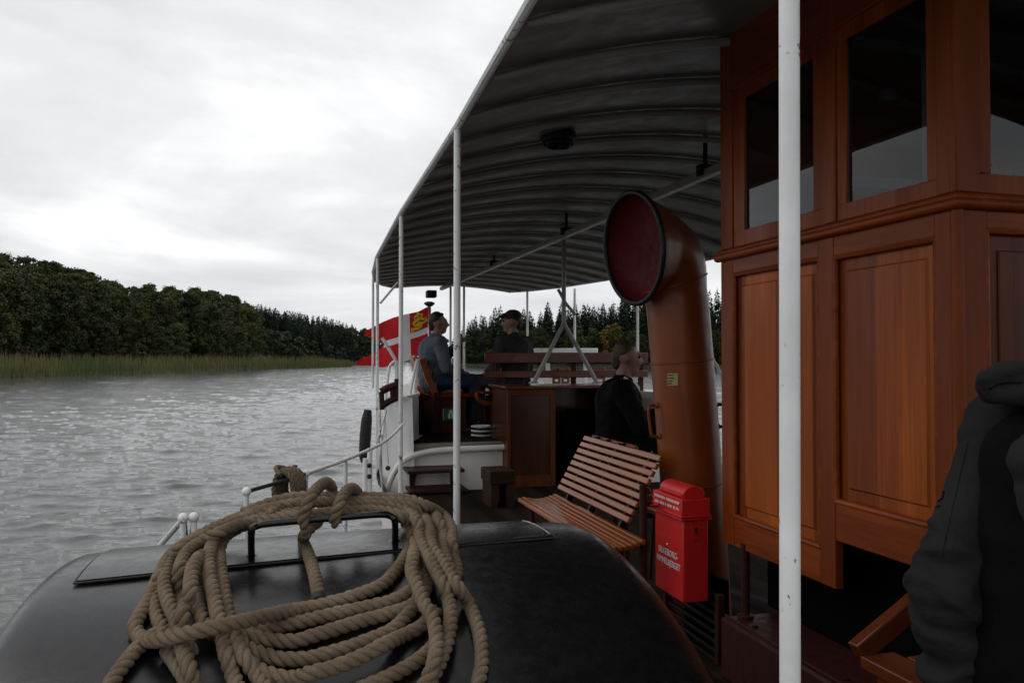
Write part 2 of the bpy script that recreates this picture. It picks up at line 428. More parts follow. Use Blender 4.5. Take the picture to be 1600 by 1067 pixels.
# bare steel rubbed along the starboard end of the lid
mb = MB(); pts = [lid_pt(.992, v, .0078) for v in np.linspace(.06, .8, 24)]
mb.tube(pts, [.0012+.0012*random.random() for _ in pts], 5)
pts = [lid_pt(u, .035, .0078) for u in np.linspace(.9, .985, 12)]; mb.tube(pts, [.0008+.001*random.random() for _ in pts], 5)
mb.build('worn_edge', steel, box)
# grab handle
hb = [on_box(393, 872), P(393, 830, y=1.86), P(400, 822, y=1.87), P(425, 817, y=1.87), P(520, 809, y=1.88), P(590, 803.5, y=1.89), P(610, 806, y=1.9), P(617, 815, y=1.9), on_box(617, 850)]
mb = MB(); mb.tube(curve_pts(hb, .008), .0078, 10)
for p in (hb[0], hb[-1]): mb.lathe(p-Vector((0, 0, .006)), (0, 0, 1), [(0, .02), (.012, .018), (.016, .01)], 14)
mb.build('grab_handle', black, box)

# ---- the big rope: each run is a row of (px, py, height over the lid) or (px, py, 'y', depth plane)
RR = .0135
def rope_pts(ctrl):
    out = []
    for c in ctrl:
        if len(c) == 4: out.append(P(c[0], c[1], y=c[3]))
        else: out.append(on_box(c[0], c[1], c[2] if len(c) > 2 else RR, 2.1))
    return out
def laid_rope(mb, ctrl, r=RR, lay=.058, n=8, step=.0055, phase=None):
    pts = curve_pts(ctrl, step); k = len(pts); ph0 = random.random()*6.3 if phase is None else phase
    u = None; fr_ = []
    for i in range(k):
        t = (pts[min(i+1, k-1)]-pts[max(i-1, 0)]).normalized()
        if u is None: u = t.orthogonal().normalized()
        u = (u-t*u.dot(t)).normalized(); fr_.append((u.copy(), t.cross(u)))
    for s in range(3):
        path = []; rad = []
        for i in range(k):
            a = ph0+2*math.pi*(s/3+i*step/lay); u, w_ = fr_[i]
            path.append(pts[i]+(u*math.cos(a)+w_*math.sin(a))*r*.53); rad.append(r*.535*(1+.06*mnoise.noise(pts[i]*60+Vector((s*9, 0, 0)))))
        mb.tube(path, rad, n)
rope = thing('rope_coil', 'thick tan three strand mooring rope coiled in big loops over the black paddle box', 'rope', on_box(450, 950))
b1, b2, b3, b4 = RR, RR*2.9, RR*4.6, RR*6.2
Y0 = 1.93
runs = [
 # inner ring and the near-side run that crosses on top
 [(470, 806, 'y', Y0), (540, 798, 'y', Y0), (592, 798, 'y', Y0), (628, 806, 'y', 1.9), (640, 818, b3), (645, 836, b2), (642, 853, b1), (634, 868, b1), (620, 889, b1), (599, 911, b1), (567, 926, b1), (525, 939, b1), (482, 949, b1), (440, 956, b2), (403, 965, b3), (354, 975, b4), (311, 985, b4), (269, 994, b3), (240, 1000, b2), (218, 994, b1), (211, 976, b1), (221, 956, b1), (236, 930, b1), (246, 905, b1), (262, 876, b1), (283, 853, b1), (310, 838, b1), (340, 822, b2), (380, 806, b3), (430, 800, 'y', Y0)],
 # second outer left strand
 [(241, 1004, b1), (256, 985, b1), (248, 968, b1), (243, 945, b1), (245, 920, b1), (250, 900, b2), (258, 880, b2), (274, 860, b2), (300, 842, b2), (335, 824, b3), (380, 806, 'y', 1.96), (421, 794, 'y', 1.97), (477, 785, 'y', 1.97), (560, 783, 'y', 1.97), (612, 786, 'y', 1.97), (645, 794, 'y', 1.97), (661, 806, b3), (669, 820, b3), (672, 838, b3), (677, 858, b3), (690, 876, b3), (701, 895, b3), (715, 916, b3), (731, 941, b1), (745, 974, b1), (752, 1009, b1), (752, 1041, b1), (745, 1075, b1), (735, 1105, b1)],
 # A: leftmost fat strand running down under the crossing run
 [(440, 796, 'y', 1.96), (400, 803, 'y', 1.96), (352, 822, b4), (315, 838, b3), (286, 853, b3), (268, 872, b2), (259, 893, b2), (257, 915, b2), (263, 940, b2), (275, 966, b2), (281, 990, b2), (285, 1010, b2), (296, 1044, b2), (304, 1075, b1), (312, 1105, b1)],
 # B
 [(470, 800, 'y', 1.95), (425, 806, 'y', 1.95), (380, 818, b4), (342, 832, b4), (310, 848, b3), (290, 866, b3), (281, 888, b3), (279, 908, b2), (284, 930, b1), (279, 955, b1), (272, 978, b1), (266, 1000, b1), (262, 1016, b1), (275, 1035, b1), (290, 1060, b1), (300, 1090, b1)],
 # front strand (third)
 [(313, 868, b3), (302, 884, b4), (298, 905, b4), (297, 925, b4), (290, 945, b3), (285, 962, b3), (285, 985, b2), (290, 1003, b2), (300, 1020, b1)],
 # behind strand
 [(322, 846, b2), (312, 870, b1), (310, 900, b1), (310, 930, b1), (312, 955, b2), (322, 978, b2), (340, 992, b1), (383, 992, b1), (420, 999, b1), (460, 1001, b1), (482, 995, b1), (525, 982, b1), (559, 971, b1), (600, 960, b1), (640, 947, b1), (664, 925, b1), (668, 895, b1), (663, 872, b1)],
 # two straight strands on the inner left
 [(470, 805, 'y', 1.93), (440, 806, 'y', 1.93), (396, 812, b4), (358, 826, b4), (336, 843, b3), (327, 865, b3), (327, 890, b3), (331, 915, b3), (336, 940, b3), (342, 970, b3), (349, 1000, b2), (354, 1024, b2), (363, 1052, b1), (374, 1082, b1), (380, 1110, b1)],
 [(480, 806, 'y', 1.92), (445, 808, 'y', 1.92), (405, 814, b4), (374, 824, b3), (352, 838, b3), (343, 858, b2), (344, 885, b2), (348, 915, b2), (353, 945, b2), (360, 975, b2), (370, 1002, b2), (382, 1026, b2), (398, 1050, b1), (414, 1075, b1), (428, 1105, b1)],
 # horizontal runs in the middle
 [(372, 985, b1), (393, 985, b1), (425, 980, b1), (460, 973, b1), (482, 968, b1), (525, 958, b1), (567, 949, b1), (610, 939, b1), (642, 922, b1), (664, 898, b1), (672, 872, b1)],
 [(370, 1000, b1), (393, 1015, b1), (422, 1025, b1), (440, 1029, b1), (482, 1028, b1), (525, 1017, b1), (567, 1003, b1), (610, 985, b1), (631, 966, b1), (648, 945, b1), (656, 925, b1), (655, 900, b1), (652, 875, b1)],
 [(385, 1030, b1), (403, 1045, b1), (432, 1056, b1), (460, 1059, b1), (482, 1052, b2), (525, 1041, b2), (567, 1024, b2), (599, 1007, b2), (631, 992, b1), (658, 978, b1), (682, 955, b1)],
 [(540, 1085, b1), (584, 1067, b1), (610, 1055, b1), (642, 1038, b1), (672, 1015, b1), (690, 990, b1)],
 # right-hand hanging strands
 [(540, 787, 'y', 1.96), (600, 790, 'y', 1.96), (636, 800, 'y', 1.95), (652, 814, b4), (655, 834, b3), (661, 853, b3), (670, 870, b3), (680, 890, b3), (692, 912, b3), (700, 934, b2), (704, 958, b2), (702, 987, b2), (695, 1013, b2), (684, 1041, b2), (668, 1072, b2), (655, 1105, b2)],
 [(620, 800, b2), (640, 825, b1), (649, 848, b2), (646, 868, b3), (643, 892, b3), (652, 915, b3), (662, 941, b3), (675, 963, b3), (681, 987, b3), (682, 1009, b3), (676, 1041, b3), (663, 1072, b2), (650, 1105, b2)],
 [(540, 776, 'y', 2.0), (600, 777, 'y', 2.0), (641, 781, 'y', 2.0), (668, 791, 'y', 1.98), (690, 803, b2), (701, 816, b2), (706, 832, b2), (706, 850, b2), (709, 870, b1), (714, 890, b1), (708, 912, b1), (696, 935, b1)],
 [(560, 782, 'y', 1.99), (620, 784, 'y', 1.99), (652, 789, 'y', 1.98), (674, 800, b3), (687, 816, b3), (692, 836, b2), (694, 861, b2), (700, 884, b2), (708, 902, b1)],
 [(380, 801, 'y', 1.99), (421, 786, 'y', 1.99), (447, 779, 'y', 1.99), (477, 776, 'y', 1.99), (545, 776, 'y', 1.99)],
 # tail leaving lower left
 [(250, 985, b1), (232, 998, b1), (215, 1012, b1), (199, 1031, b1), (181, 1055, b1), (168, 1078, b1), (155, 1105, b1)],
 # hitches round the handle
 [(476, 820, 'y', 1.88), (474, 808, 'y', 1.87), (484, 779, 'y', 1.87), (497, 762, 'y', 1.92), (510, 754, 'y', 1.97), (518, 763, 'y', 2.01), (518, 782, 'y', 2.03), (514, 800, 'y', 2.02)],
 [(525, 818, 'y', 1.88), (523, 806, 'y', 1.87), (531, 786, 'y', 1.87), (540, 769, 'y', 1.92), (550, 763, 'y', 1.97), (558, 770, 'y', 2.01), (560, 784, 'y', 2.03), (557, 800, 'y', 2.02)],
 [(500, 812, 'y', 1.92), (488, 822, 'y', 1.92), (478, 832, 'y', 1.9), (474, 845, b1), (482, 866, b1), (491, 896, b1), (497, 926, b1), (497, 938, b1)],
]
mb = MB()
for r_ in runs: laid_rope(mb, rope_pts(r_))
mb.build('rope', ropem, rope, smooth=180, fixn=False)
e = on_box(497, 938, RR); d_ = (e-on_box(495, 915, RR)).normalized()
MB().lathe(e-d_*.012, d_, [(0, .0155), (.012, .016), (.02, .0145), (.022, .004)], 14).build('whipped_end', rubber, rope)

# ------------------------------------------------------------------ side rail on the sponson, its rope coil and fender
rail = thing('side_rail', 'white tubular side rail with ball topped stanchions beyond the black paddle box', 'railing', V(.3, 4, -1.21))
zr_ = -.5
R1 = [P(385, 768, z=zr_), P(440, 752, z=zr_), P(478, 740, z=zr_), P(540, 718, z=zr_), P(590, 696, z=zr_), V(.60, 5.2, zr_+.02), V(.72, 5.6, zr_+.06)]
mb = MB(); mb.tube(curve_pts(R1[2:], .03), .0092, 12); mb.build('rail', whitep, rail)
mb = MB(); mb.tube(curve_pts(R1[:3], .03), .008, 10); mb.build('rail_bar', blackm, rail)
for p, rb in ((R1[0], .0175), (R1[2], .0175), (R1[3], .012)):
    mb = MB(); mb.tube([Vector((p.x, p.y, HC-1.21)), p], .0098, 12); mb.ball(p, rb)
    mb.ball((p.x, p.y, p.z-.24), .016); mb.lathe((p.x, p.y, HC-1.21), (0, 0, 1), [(0, .04), (.015, .038), (.02, .02)], 14)
    mb.build('stanchion', whitep, rail)
pair = thing('gate_stanchions', 'pair of short white ball topped stanchions with a slanting stay beside the paddle box', 'stanchion', V(-.3, 2.85, -1.21))
for px, py in ((286, 809), (303, 808)):
    p = P(px, py, z=-.5); mb = MB(); mb.tube([Vector((p.x, p.y, HC-1.21)), p], .0095, 12); mb.ball(p, .0165); mb.build('post', whitep, pair)
p = P(286, 811, z=-.5); q = P(236, 868, z=-.72)
mb = MB(); mb.tube([p, q], .0095, 10); mb.build('stay', whitep, pair)
p = P(290, 815, z=-.52); q = P(300, 815, z=-.52); mb = MB(); mb.tube(curve_pts([p, (p+q)/2-Vector((0, 0, .075)), q], .004), .0035, 6); mb.build('catch', rubber, pair)

c = P(452, 760, z=-.54)
coil = thing('hanging_coil', 'small brown rope coil hung on the black bar of the white side rail', 'rope', c)
d1 = (R1[2]-R1[0]).normalized(); mb = MB(); pts = []
up = Vector((0, 0, 1)); sd_ = d1.cross(up)
for i in range(7*28+1):
    a = 2*math.pi*i/28; k = i/28
    pts.append(c+d1*(-.062+.018*k)+(sd_*math.sin(a)*.045+up*math.cos(a)*(.075+.006*math.sin(k*2)))-Vector((0, 0, .005)))
laid_rope(mb, pts, .0105, .06, 6, .007)
pts = [c+d1*(-.075+.15*t)+sd_*(-.06)+up*(-.05) for t in np.linspace(0, 1, 5)]; laid_rope(mb, pts, .010, .06, 6, .007)
pts = [c+d1*(-.075+.12*t)+sd_*(-.05*math.sin(t*3.1))+up*(.06+.022*math.sin(t*3.1)) for t in np.linspace(0, 1, 9)]; laid_rope(mb, pts, .0105, .06, 6, .007)
mb.build('rope_turns', ropem, coil, smooth=180, fixn=False)
# ------------------------------------------------------------------ hull and decks
XC = 2.4
PORT = [(-3, .78), (2, .78), (4, .77), (5, .76), (6.5, .79), (7.7, .80), (8.0, .80), (9, .97), (10.5, 1.25), (11.6, 1.56), (12.4, 1.92), (12.9, 2.4)]
def xport(y): return interp(y, PORT)
yy = list(np.arange(-3, 12, .25))+list(np.arange(12, 12.91, .06))
def outline(inset=0):
    l = [(min(XC, xport(y)+inset), y-(inset if y > 12.6 else 0)) for y in yy]
    return l+[(2*XC-x, y) for x, y in l[::-1]]
# well deck with the sponson that carries the paddle box
mb = MB(); po = outline(.01); i8 = [p for p in po if p[1] <= 7.72]
spon = [(-.62, .6), (-.62, 2.0), (-.52, 2.5), (-.26, 3.1), (.1, 3.85), (.42, 4.6), (.62, 5.2), (.77, 5.9)]
mb.prism([V(x, y, -1.27) for x, y in [(p[0], p[1]) for p in i8 if p[0] > XC][::-1]][::-1]+[V(x, y, -1.27) for x, y in [p for p in i8 if p[0] <= XC]], (0, 0, .06))
o = mb.build('well_deck', decky, smooth=0); tag(o, kind='structure')
mb = MB(); mb.prism([V(x, y, -1.275) for x, y in spon]+[V(.80, 5.9, -1.275), V(.80, .6, -1.275)], (0, 0, .058)); o = mb.build('side_deck', decky, smooth=0); tag(o, kind='structure')
mb = MB(); mb.prism([V(x, y, -.86) for x, y in outline(.06) if y > 8.2]+[V(4.0, 8.2, -.86), V(4.0, 7.76, -.86), V(3.42, 7.76, -.86), V(3.42, 8.14, -.86), V(1.94, 8.14, -.86), V(1.94, 7.76, -.86), V(.98, 7.76, -.86), V(1.0, 8.2, -.86)][0:8], (0, 0, .055)); o = mb.build('aft_deck', decky, smooth=0); tag(o, kind='structure')

hull = thing('boat_hull', 'white painted passenger boat hull with raised curved bulwark round its stern', 'boat hull', V(XC, 6, -2.2))
# outer skin: lower strakes all along, the raised part aft of the break of the deck
def hull_skin(z0, z1, f0, f1, ya, yb, n=6):
    rows = []
    ks = [y for y in yy if ya <= y <= yb]
    full = ks+ks[::-1]
    for k in range(n+1):
        t = k/n; z = z0+(z1-z0)*t; fl = f0+(f1-f0)*t
        row = []
        for i, y in enumerate(full):
            x = min(XC, xport(y)-fl*min(1, (XC-xport(y))*2)); yo = fl*(.9 if y > 12 else 0)
            row.append(V(x if i < len(ks) else 2*XC-x, y+yo, z))
        rows.append(row)
    return rows
mb = MB(); mb.grid(hull_skin(-2.7, -1.18, -.10, 0, -3, 13)); mb.grid(hull_skin(-1.18, -.37, 0, .0, 8.0, 13)); mb.build('hull_plating', cream, hull, smooth=60)
mb = MB(); mb.grid(hull_skin(-1.2, -1.1, .012, .03, -3, 13, 2)); mb.build('rubbing_strake', maroon, hull, smooth=60)
# inner face of the bulwark, swinging inboard at its forward end, with a broad white cap
inn = [(7.72, 1.0), (8.0, 1.1), (8.4, 1.24), (9, 1.30), (10.5, 1.44), (11.6, 1.72), (12.2, 2.0), (12.7, 2.4)]
capo = [(y, xport(y)-.03) for y in np.linspace(7.72, 12.8, 60)]
def inner(y): return interp(y, inn)
mb = MB(); rows = [[V(inner(y), y, z) for y in np.linspace(7.74, 12.7, 50)] for z in (-.81, -.37)]
mb.grid(rows); mb.grid([[V(2*XC-p.x, p.y, p.z-HC) for p in r] for r in rows]); mb.build('bulwark_lining', cream, hull)
mb = MB()
for sgn in (1, -1):
    ox = lambda y: interp(y, [(7.6, 1.03), (7.66, .95), (7.75, .865), (7.9, .80), (8.04, .775)]) if y < 8.04 else xport(y)-.025
    a = [V(ox(y) if sgn > 0 else 2*XC-ox(y), y, -.352) for y in np.linspace(7.60, 12.7, 60)]
    c = [V(inner(y)+.012 if sgn > 0 else 2*XC-inner(y)-.012, y, -.352) for y in np.linspace(7.60, 12.7, 60)]
    dn = Vector((0, 0, .022)); mb.grid([[p-dn for p in a], a, c, [p-dn for p in c]])
mb.build('bulwark_cap', white, hull)
mb = MB(); mb.grid([[V(inner(y)+.014, y, z) for y in np.linspace(7.74, 8.5, 10)] for z in (-.805, -.785)]); mb.grid([[V(inner(y)+x, y, -.785) for y in np.linspace(7.74, 8.5, 10)] for x in (0, .035)]); mb.build('waterway', white, hull)
# break of the aft deck: bulkhead, its rounded moulding and the deck edge plank
mb = MB(); mb.bx(1.03, 1.955, 7.70, 7.735, -1.25, -.86); mb.build('deck_bulkhead', cream, hull); MB().bx(3.4, 3.88, 7.70, 7.735, -1.25, -.86).build('deck_bulkhead', cream, hull)
mb = MB(); mb.bx(1.03, 1.945, 7.66, 7.80, -.852, -.80); mb.build('deck_edge_plank', greydeck, hull, bevel=.006)
mo = [P(600, 790, y=7.6), P(606, 762, y=7.6), P(616, 738, y=7.6), P(628, 722, y=7.6), P(642, 713, y=7.62), P(662, 707, y=7.64), P(700, 702.5, y=7.65), P(792, 698.5, y=7.65)]
mb = MB(); mb.tube(curve_pts(mo, .03), .028, 12); mb.build('bulkhead_moulding', cream, hull)
mb = MB()
c = curve_pts([mo[0], mo[1], mo[2], mo[3], mo[4]], .03)
qc = curve_pts([V(1.06, 7.62, 0), V(1.0, 7.64, 0), V(.93, 7.70, 0), V(.86, 7.80, 0), V(.815, 7.92, 0), V(.80, 8.04, 0)], .02)
mb.grid([[Vector((p.x+.03*(1-t), p.y, HC-1.25+t*.885)) for p in qc] for t in np.linspace(0, 1, 8)]); mb.build('quarter_panel', white, hull)
# strut with small black fittings against the hull side
for px, a, b2_ in ((571, 716, 800), (578, 700, 790)):
    p, q = P(px, a, y=7.2), P(px-1, b2_, y=7.2); mb = MB(); mb.tube([p, q], .022, 10); mb.build('hull_strut', white, hull)
for px, py in ((577, 727), (577, 744), (606, 731)):
    p = P(px, py, y=7.12); MB().lathe(p, (0, -1, 0), [(0, .022), (.03, .018), (.034, .006)], 10).build('hull_fitting', rubber, hull)
# maroon fairlead in the bulwark top
fl = thing('fairlead_frame', 'maroon framed fairlead with open slots on top of the white bulwark', 'fairlead', P(610, 625, y=8.0))
def Q(px, py): return P(px, py, y=7.58)
mb = MB(); mb.tube([Q(595, 612), Q(606, 606), Q(620, 601)], .034, 8); mb.build('top_bar', maroon, fl)
mb = MB(); mb.tube([Q(597, 634), Q(608, 627), Q(621, 621)], .030, 8); mb.build('bottom_bar', maroon, fl)
for px, a, c in ((596, 612, 640), (613, 604, 626), (620, 592, 622)):
    MB().tube([Q(px, a), Q(px+1, c)], .024, 8).build('upright', maroon, fl)
mb = MB(); mb.tube([P(575, 640, y=7.9), P(573, 655, y=7.9), P(571, 680, y=7.9), P(569, 712, y=7.9), P(569, 722, y=7.9)], [.035, .05, .055, .05, .03], 12); o = mb.build('fender', rubber, org=P(572, 680, y=7.9)); tag(o, 'long black rubber fender hanging against the white hull side', 'fender')
mb = MB(); mb.tube(curve_pts([P(619, 563, y=7.9), P(611, 569, y=7.9), P(607, 580, y=7.9), P(603, 620, y=7.8), P(600, 660, y=7.7), P(596, 690, y=7.6)], .03), .014, 10)
mb.tube([P(619, 563, y=7.9), P(622, 622, y=7.9)], .02, 10)
mb.tube([P(597, 528, y=7.9), P(618, 562, y=7.9)], .016, 10)
o = mb.build('boarding_handrail', whitep, org=P(610, 600, y=7.9)); tag(o, 'bent white tube handrail beside the canopy posts at the hull side', 'handrail')
# halyard with a loop
mb = MB(); pts = [P(604, 640, y=7.4), P(600, 655, y=7.4), P(594, 672, y=7.4)]
mb.tube(curve_pts(pts, .02), .008, 6); pts = [P(594+3.2*math.sin(a), 686+8*math.cos(a), y=7.4) for a in np.linspace(0, 6.28, 16)]; mb.tube(pts, .009, 6, closed=True)
mb.tube(curve_pts([P(596, 694, y=7.4), P(593, 720, y=7.4), P(596, 745, y=7.4), P(598, 772, y=7.4)], .02), .011, 6); mb.tube([P(601, 650, y=7.4), P(607, 725, y=7.4)], .004, 6)
o = mb.build('halyard_rope', ropew, org=P(596, 690, y=7.4)); tag(o, 'thin white line with a loop lashed down beside the canopy posts', 'rope')

# steps up to the aft deck
st = thing('wooden_steps', 'dark wooden boarding steps against the white bulkhead below the aft deck', 'steps', P(680, 780, y=7.5)*1.0)
for (x0, x1, py) in ((634, 722, 733), (638, 727, 764), (642, 732, 797)):
    a, c = P(x0, py, y=7.45), P(x1, py, y=7.45); mb = MB(); mb.box((a.x, 7.32, a.z-.028), (c.x, 7.66, a.z)); mb.build('tread', oldwood, st, bevel=.006)
for px0 in (640, 704):
    poly = []
    a, c = P(px0, 737, y=7.6), P(px0+7, 810, y=7.6)
    mb = MB(); mb.prism([a, P(px0+14, 737, y=7.6), P(px0+10, 745, y=7.6), P(px0+8, 758, y=7.6), P(px0+8, 764, y=7.6), P(px0+14, 790, y=7.6), P(px0+14, 810, y=7.6), P(px0+2, 810, y=7.6)], (0, .05, 0)); mb.build('stringer', oldwood, st)
# little wooden stool beside the companion house
so_ = thing('wooden_stool', 'small plain wooden stool in front of the white bulkhead', 'stool', P(785, 800, y=6.75))
a, c = P(766, 737, y=6.5), P(806, 737, y=6.5); mb = MB(); mb.box((a.x, 6.5, a.z-.10), (c.x, 6.85, a.z)); mb.build('seat', oldwood, so_, bevel=.006)
mb = MB(); mb.box((a.x+.01, 6.52, HC-1.21), (a.x+.07, 6.83, a.z-.101)); mb.build('leg', oldwood, so_, bevel=.004)
mb = MB(); mb.box((c.x-.07, 6.52, HC-1.21), (c.x-.01, 6.83, a.z-.101)); mb.build('leg', oldwood, so_, bevel=.004)

# ------------------------------------------------------------------ canopy
CED = [(0, .66), (1, .655), (2.2, .655), (3.6, .70), (5.8, .73), (8.4, .81), (10, .92), (11.4, 1.06), (12.2, 1.25), (12.7, 1.5)]
def xe(y): return interp(y, CED)
def zrf(x, y):
    hw = XC-xe(y); u = (x-XC)/hw
    return 1.0-.03*(u+1)/2+interp(y, [(0, 0), (9, 0), (12.7, .06)])+interp(y, [(0, .31), (6, .29), (9, .2), (12.7, .07)])*(1-u*u)
can = thing('deck_canopy', 'long grey ribbed canopy roof on thin white posts over the boat deck', 'canopy', V(XC, 6, 1.1))
ys_ = list(np.arange(.2, 12.71, .05)); rows = []
for y in ys_:
    r = []
    for u in np.linspace(-1, 1, 49):
        x = XC+u*(XC-xe(y)); sag = .005*math.cos(2*math.pi*(y-2.41)/.5)
        r.append(V(x, y, zrf(x, y)+.03+sag*(1-abs(u)**6)))
    rows.append(r)
mb = MB().grid(rows); mb.grid([[p+Vector((0, 0, .012)) for p in r] for r in rows], flip=True); mb.build('roof_sheet', roofp, can, smooth=60, fixn=False)
mb = MB()
for s in (0, -1):
    e_ = [r[s] for r in rows]; mb.tube([p+Vector((-.004 if s == 0 else .004, 0, -.004)) for p in e_[::2]], .017, 8)
mb.tube(rows[-1][::2], .016, 8); mb.build('edge_trim', whitep, can)
for k in range(25):
    y = .41+.5*k
    if y > 12.6: break
    pts = []; rad = []
    for u in np.linspace(-.985, .985, 41):
        x = XC+u*(XC-xe(y)); pts.append(V(x, y, zrf(x, y)+.012)); rad.append(.019)
    rad[0] = rad[-1] = .010; rad[1] = rad[-2] = .017
    mb = MB().tube(pts, rad, 10); mb.build('rib', ribp, can, smooth=60)
mb = MB(); mb.beam(V(2.4, 2.9, 1.10), V(2.2, 12.6, 1.075), .055, .05); mb.build('centre_beam', ribp, can, bevel=.006)
for y in (4.45, 6.9, 9.4, 11.4):
    x = 2.4-(y-2.9)*.0206; mb = MB(); mb.tube([V(x, y, 1.12), V(x, y, zrf(x, y)+.03)], .014, 8); mb.bx(x-.045, x+.045, y-.03, y+.03, 1.085, 1.15); mb.build('beam_hanger', blackm, can)
def post(px, py, z, base, r=.0155, lean=0, dark_=None):
    p = P(px, py, z=z); mb = MB()
    q = Vector((p.x+lean, p.y, base+HC)); k = 16
    mb.tube([p.lerp(q, t/k) for t in range(k+1)], r, 16)
    return mb.build('post', whitep, can)
post(1232.5, -567, 1.0, -.86, .0140, -.012)
for px, py, zz, bb in ((714.5, 204, 1.0, -1.21), (627, 338, 1.0, -1.21), (590, 404, 1.0, -1.21), (583, 436, .985, -.37)): post(px, py, zz, bb)
for px, y in ((725, 12.4), (704, 12.45), (824, 12.3), (898, 11.2), (996, 9.35), (1052, 7.3)):
    p = P(px, 500, y=y); x = p.x; mb = MB(); mb.tube([V(x, y, zrf(x, y)+.02), V(x, y, -.37 if y > 7.7 else -1.2)], .018, 10); mb.build('post', whitep, can)
mb = MB(); mb.tube([P(594, 474, y=8.4), P(622, 441, y=8.45)], .012, 8); mb.build('brace', whitep, can)
y = 7.62; sp = P(881, 505, y=y); top = V(sp.x, y, zrf(sp.x, y)+.02); mb = MB(); mb.tube([top, Vector((sp.x, y, sp.z))], .022, 10); mb.build('centre_post', ribp, can)
for px in (834, 933):
    q = P(px, 598, y=y); mb = MB(); mb.tube([sp, q], .021, 10); mb.lathe(q, (0, 0, 1), [(-.006, .05), (.008, .048), (.012, .03)], 12); mb.build('spread_leg', ribp, can)
mb = MB(); mb.tube([P(872, 452, y=y), P(884, 474, y=y), P(899, 492, y=y)], .016, 8); mb.build('brace', ribp, can)
lamp = thing('ceiling_lamp', 'round black caged ceiling lamp under the canopy roof', 'lamp', V(2.0, 4, 1.2))
c = P(872, 214, z=1.19); 
lamp.location = V(c.x, c.y, zrf(c.x, c.y))
c.z = zrf(c.x, c.y)+.012+HC
mb = MB(); mb.lathe(c+Vector((0, 0, .02)), (0, 0, -1), [(0, .095), (.04, .095), (.05, .088), (.054, .07)], 28); mb.build('base', blackm, lamp)
mb = MB(); mb.ball(c-Vector((0, 0, .03)), .066, 20, 10, (1, 1, .35)); mb.build('lamp_glass', rubber, lamp)
mb = MB()
for a in np.linspace(0, math.pi, 5)[:-1]:
    mb.tube([c+Vector((math.cos(a)*.085*math.cos(t), math.sin(a)*.085*math.cos(t), -.03-.035*math.sin(t))) for t in np.linspace(0, math.pi, 14)], .005, 6)
mb.tube([c+Vector((math.cos(a)*.062, math.sin(a)*.062, -.055)) for a in np.linspace(0, 6.283, 24)[:-1]], .005, 6, closed=True); mb.build('cage', blackm, lamp)
mb = MB(); a = P(666, 456, y=12.5); c = P(681, 465.5, y=12.5); mb.box((a.x, 12.4, c.z), (c.x, 12.58, a.z+.02)); o = mb.build('stern_light_box', blackm, org=a, bevel=.012); tag(o, 'small black box hung under the aft end of the canopy above the flagstaff', 'light box')
# ------------------------------------------------------------------ wheelhouse
WX, WY0 = 1.65, P(1497, 560, x=1.65).y
def uy(px): return P(px, 560, x=WX).y
WY1 = uy(1127)
wh = thing('wheelhouse', 'varnished wooden wheelhouse with framed panels below and glass windows above', 'wheelhouse', V(2.2, 2.4, -.98))
def LB(mb, u0, u1, v0, v1, d0, d1): mb.bx(WX-d1, WX-d0, u0, u1, v0, v1); return mb       # side wall board, d outward
def FB(mb, u0, u1, v0, v1, d0, d1): mb.bx(u0, u1, WY0-d1, WY0-d0, v0, v1); return mb      # front wall board
def zz(px, py): return P(px, py, x=WX).z-HC
s1, s2, s3, s4 = uy(1145), uy(1279), uy(1303), uy(1462)
zb_f, zb_n = -.725, -.572
zs1, zs2 = zz(1145, 429), zz(1303, 402)
zp1, zp2 = zz(1145, 806), zz(1303, 783)
# stiles and rails of the lower half
for u0, u1, v0 in ((s1, WY1, zb_f), (s3, s2, zb_f), (WY0+.02, s4, zb_n)):
    LB(MB(), u0, u1, v0, .392, -.03, .0).build('stile', wood_z, wh, bevel=.003)
LB(MB(), s2, s1, zb_f, zp1, -.03, -.0015).build('rail_board', wood_y, wh, bevel=.003)
LB(MB(), s2, s1, zs1, .392, -.03, -.0015).build('rail_board', wood_y, wh, bevel=.003)
LB(MB(), s4, s3, zb_n, zp2, -.03, -.0015).build('rail_board', wood_y, wh, bevel=.003)
LB(MB(), s4, s3, zs2, .392, -.03, -.0015).build('rail_board', wood_y, wh, bevel=.003)
for u0, u1, v0, v1 in ((s2, s1, zp1, zs1), (s4, s3, zp2, zs2)):
    LB(MB(), u0, u1, v0, v1, -.04, -.020).build('panel', panel_y, wh)
    mb = MB(); i = .045; x0, x1 = WX+.020, WX+.0135
    a = [(u0+i, v0+i), (u1-i, v0+i), (u1-i, v1-i), (u0+i, v1-i)]; j = i+.006; c = [(u0+j, v0+j), (u1-j, v0+j), (u1-j, v1-j), (u0+j, v1-j)]
    mb.add([V(x0, *p) for p in a]+[V(x1, *p) for p in c], [(4, 5, 6, 7)]+[(k, (k+1) % 4, 4+(k+1) % 4, 4+k) for k in range(4)]); mb.build('panel_field', panel_y, wh, smooth=0)
    mb = MB()
    for p, q in (((u0, v0), (u1, v0)), ((u1, v0), (u1, v1)), ((u1, v1), (u0, v1)), ((u0, v1), (u0, v0))):
        mb.tube([V(WX+.008, *p), V(WX+.008, *q)], .0105, 8)
    mb.build('bead', wood_y, wh)
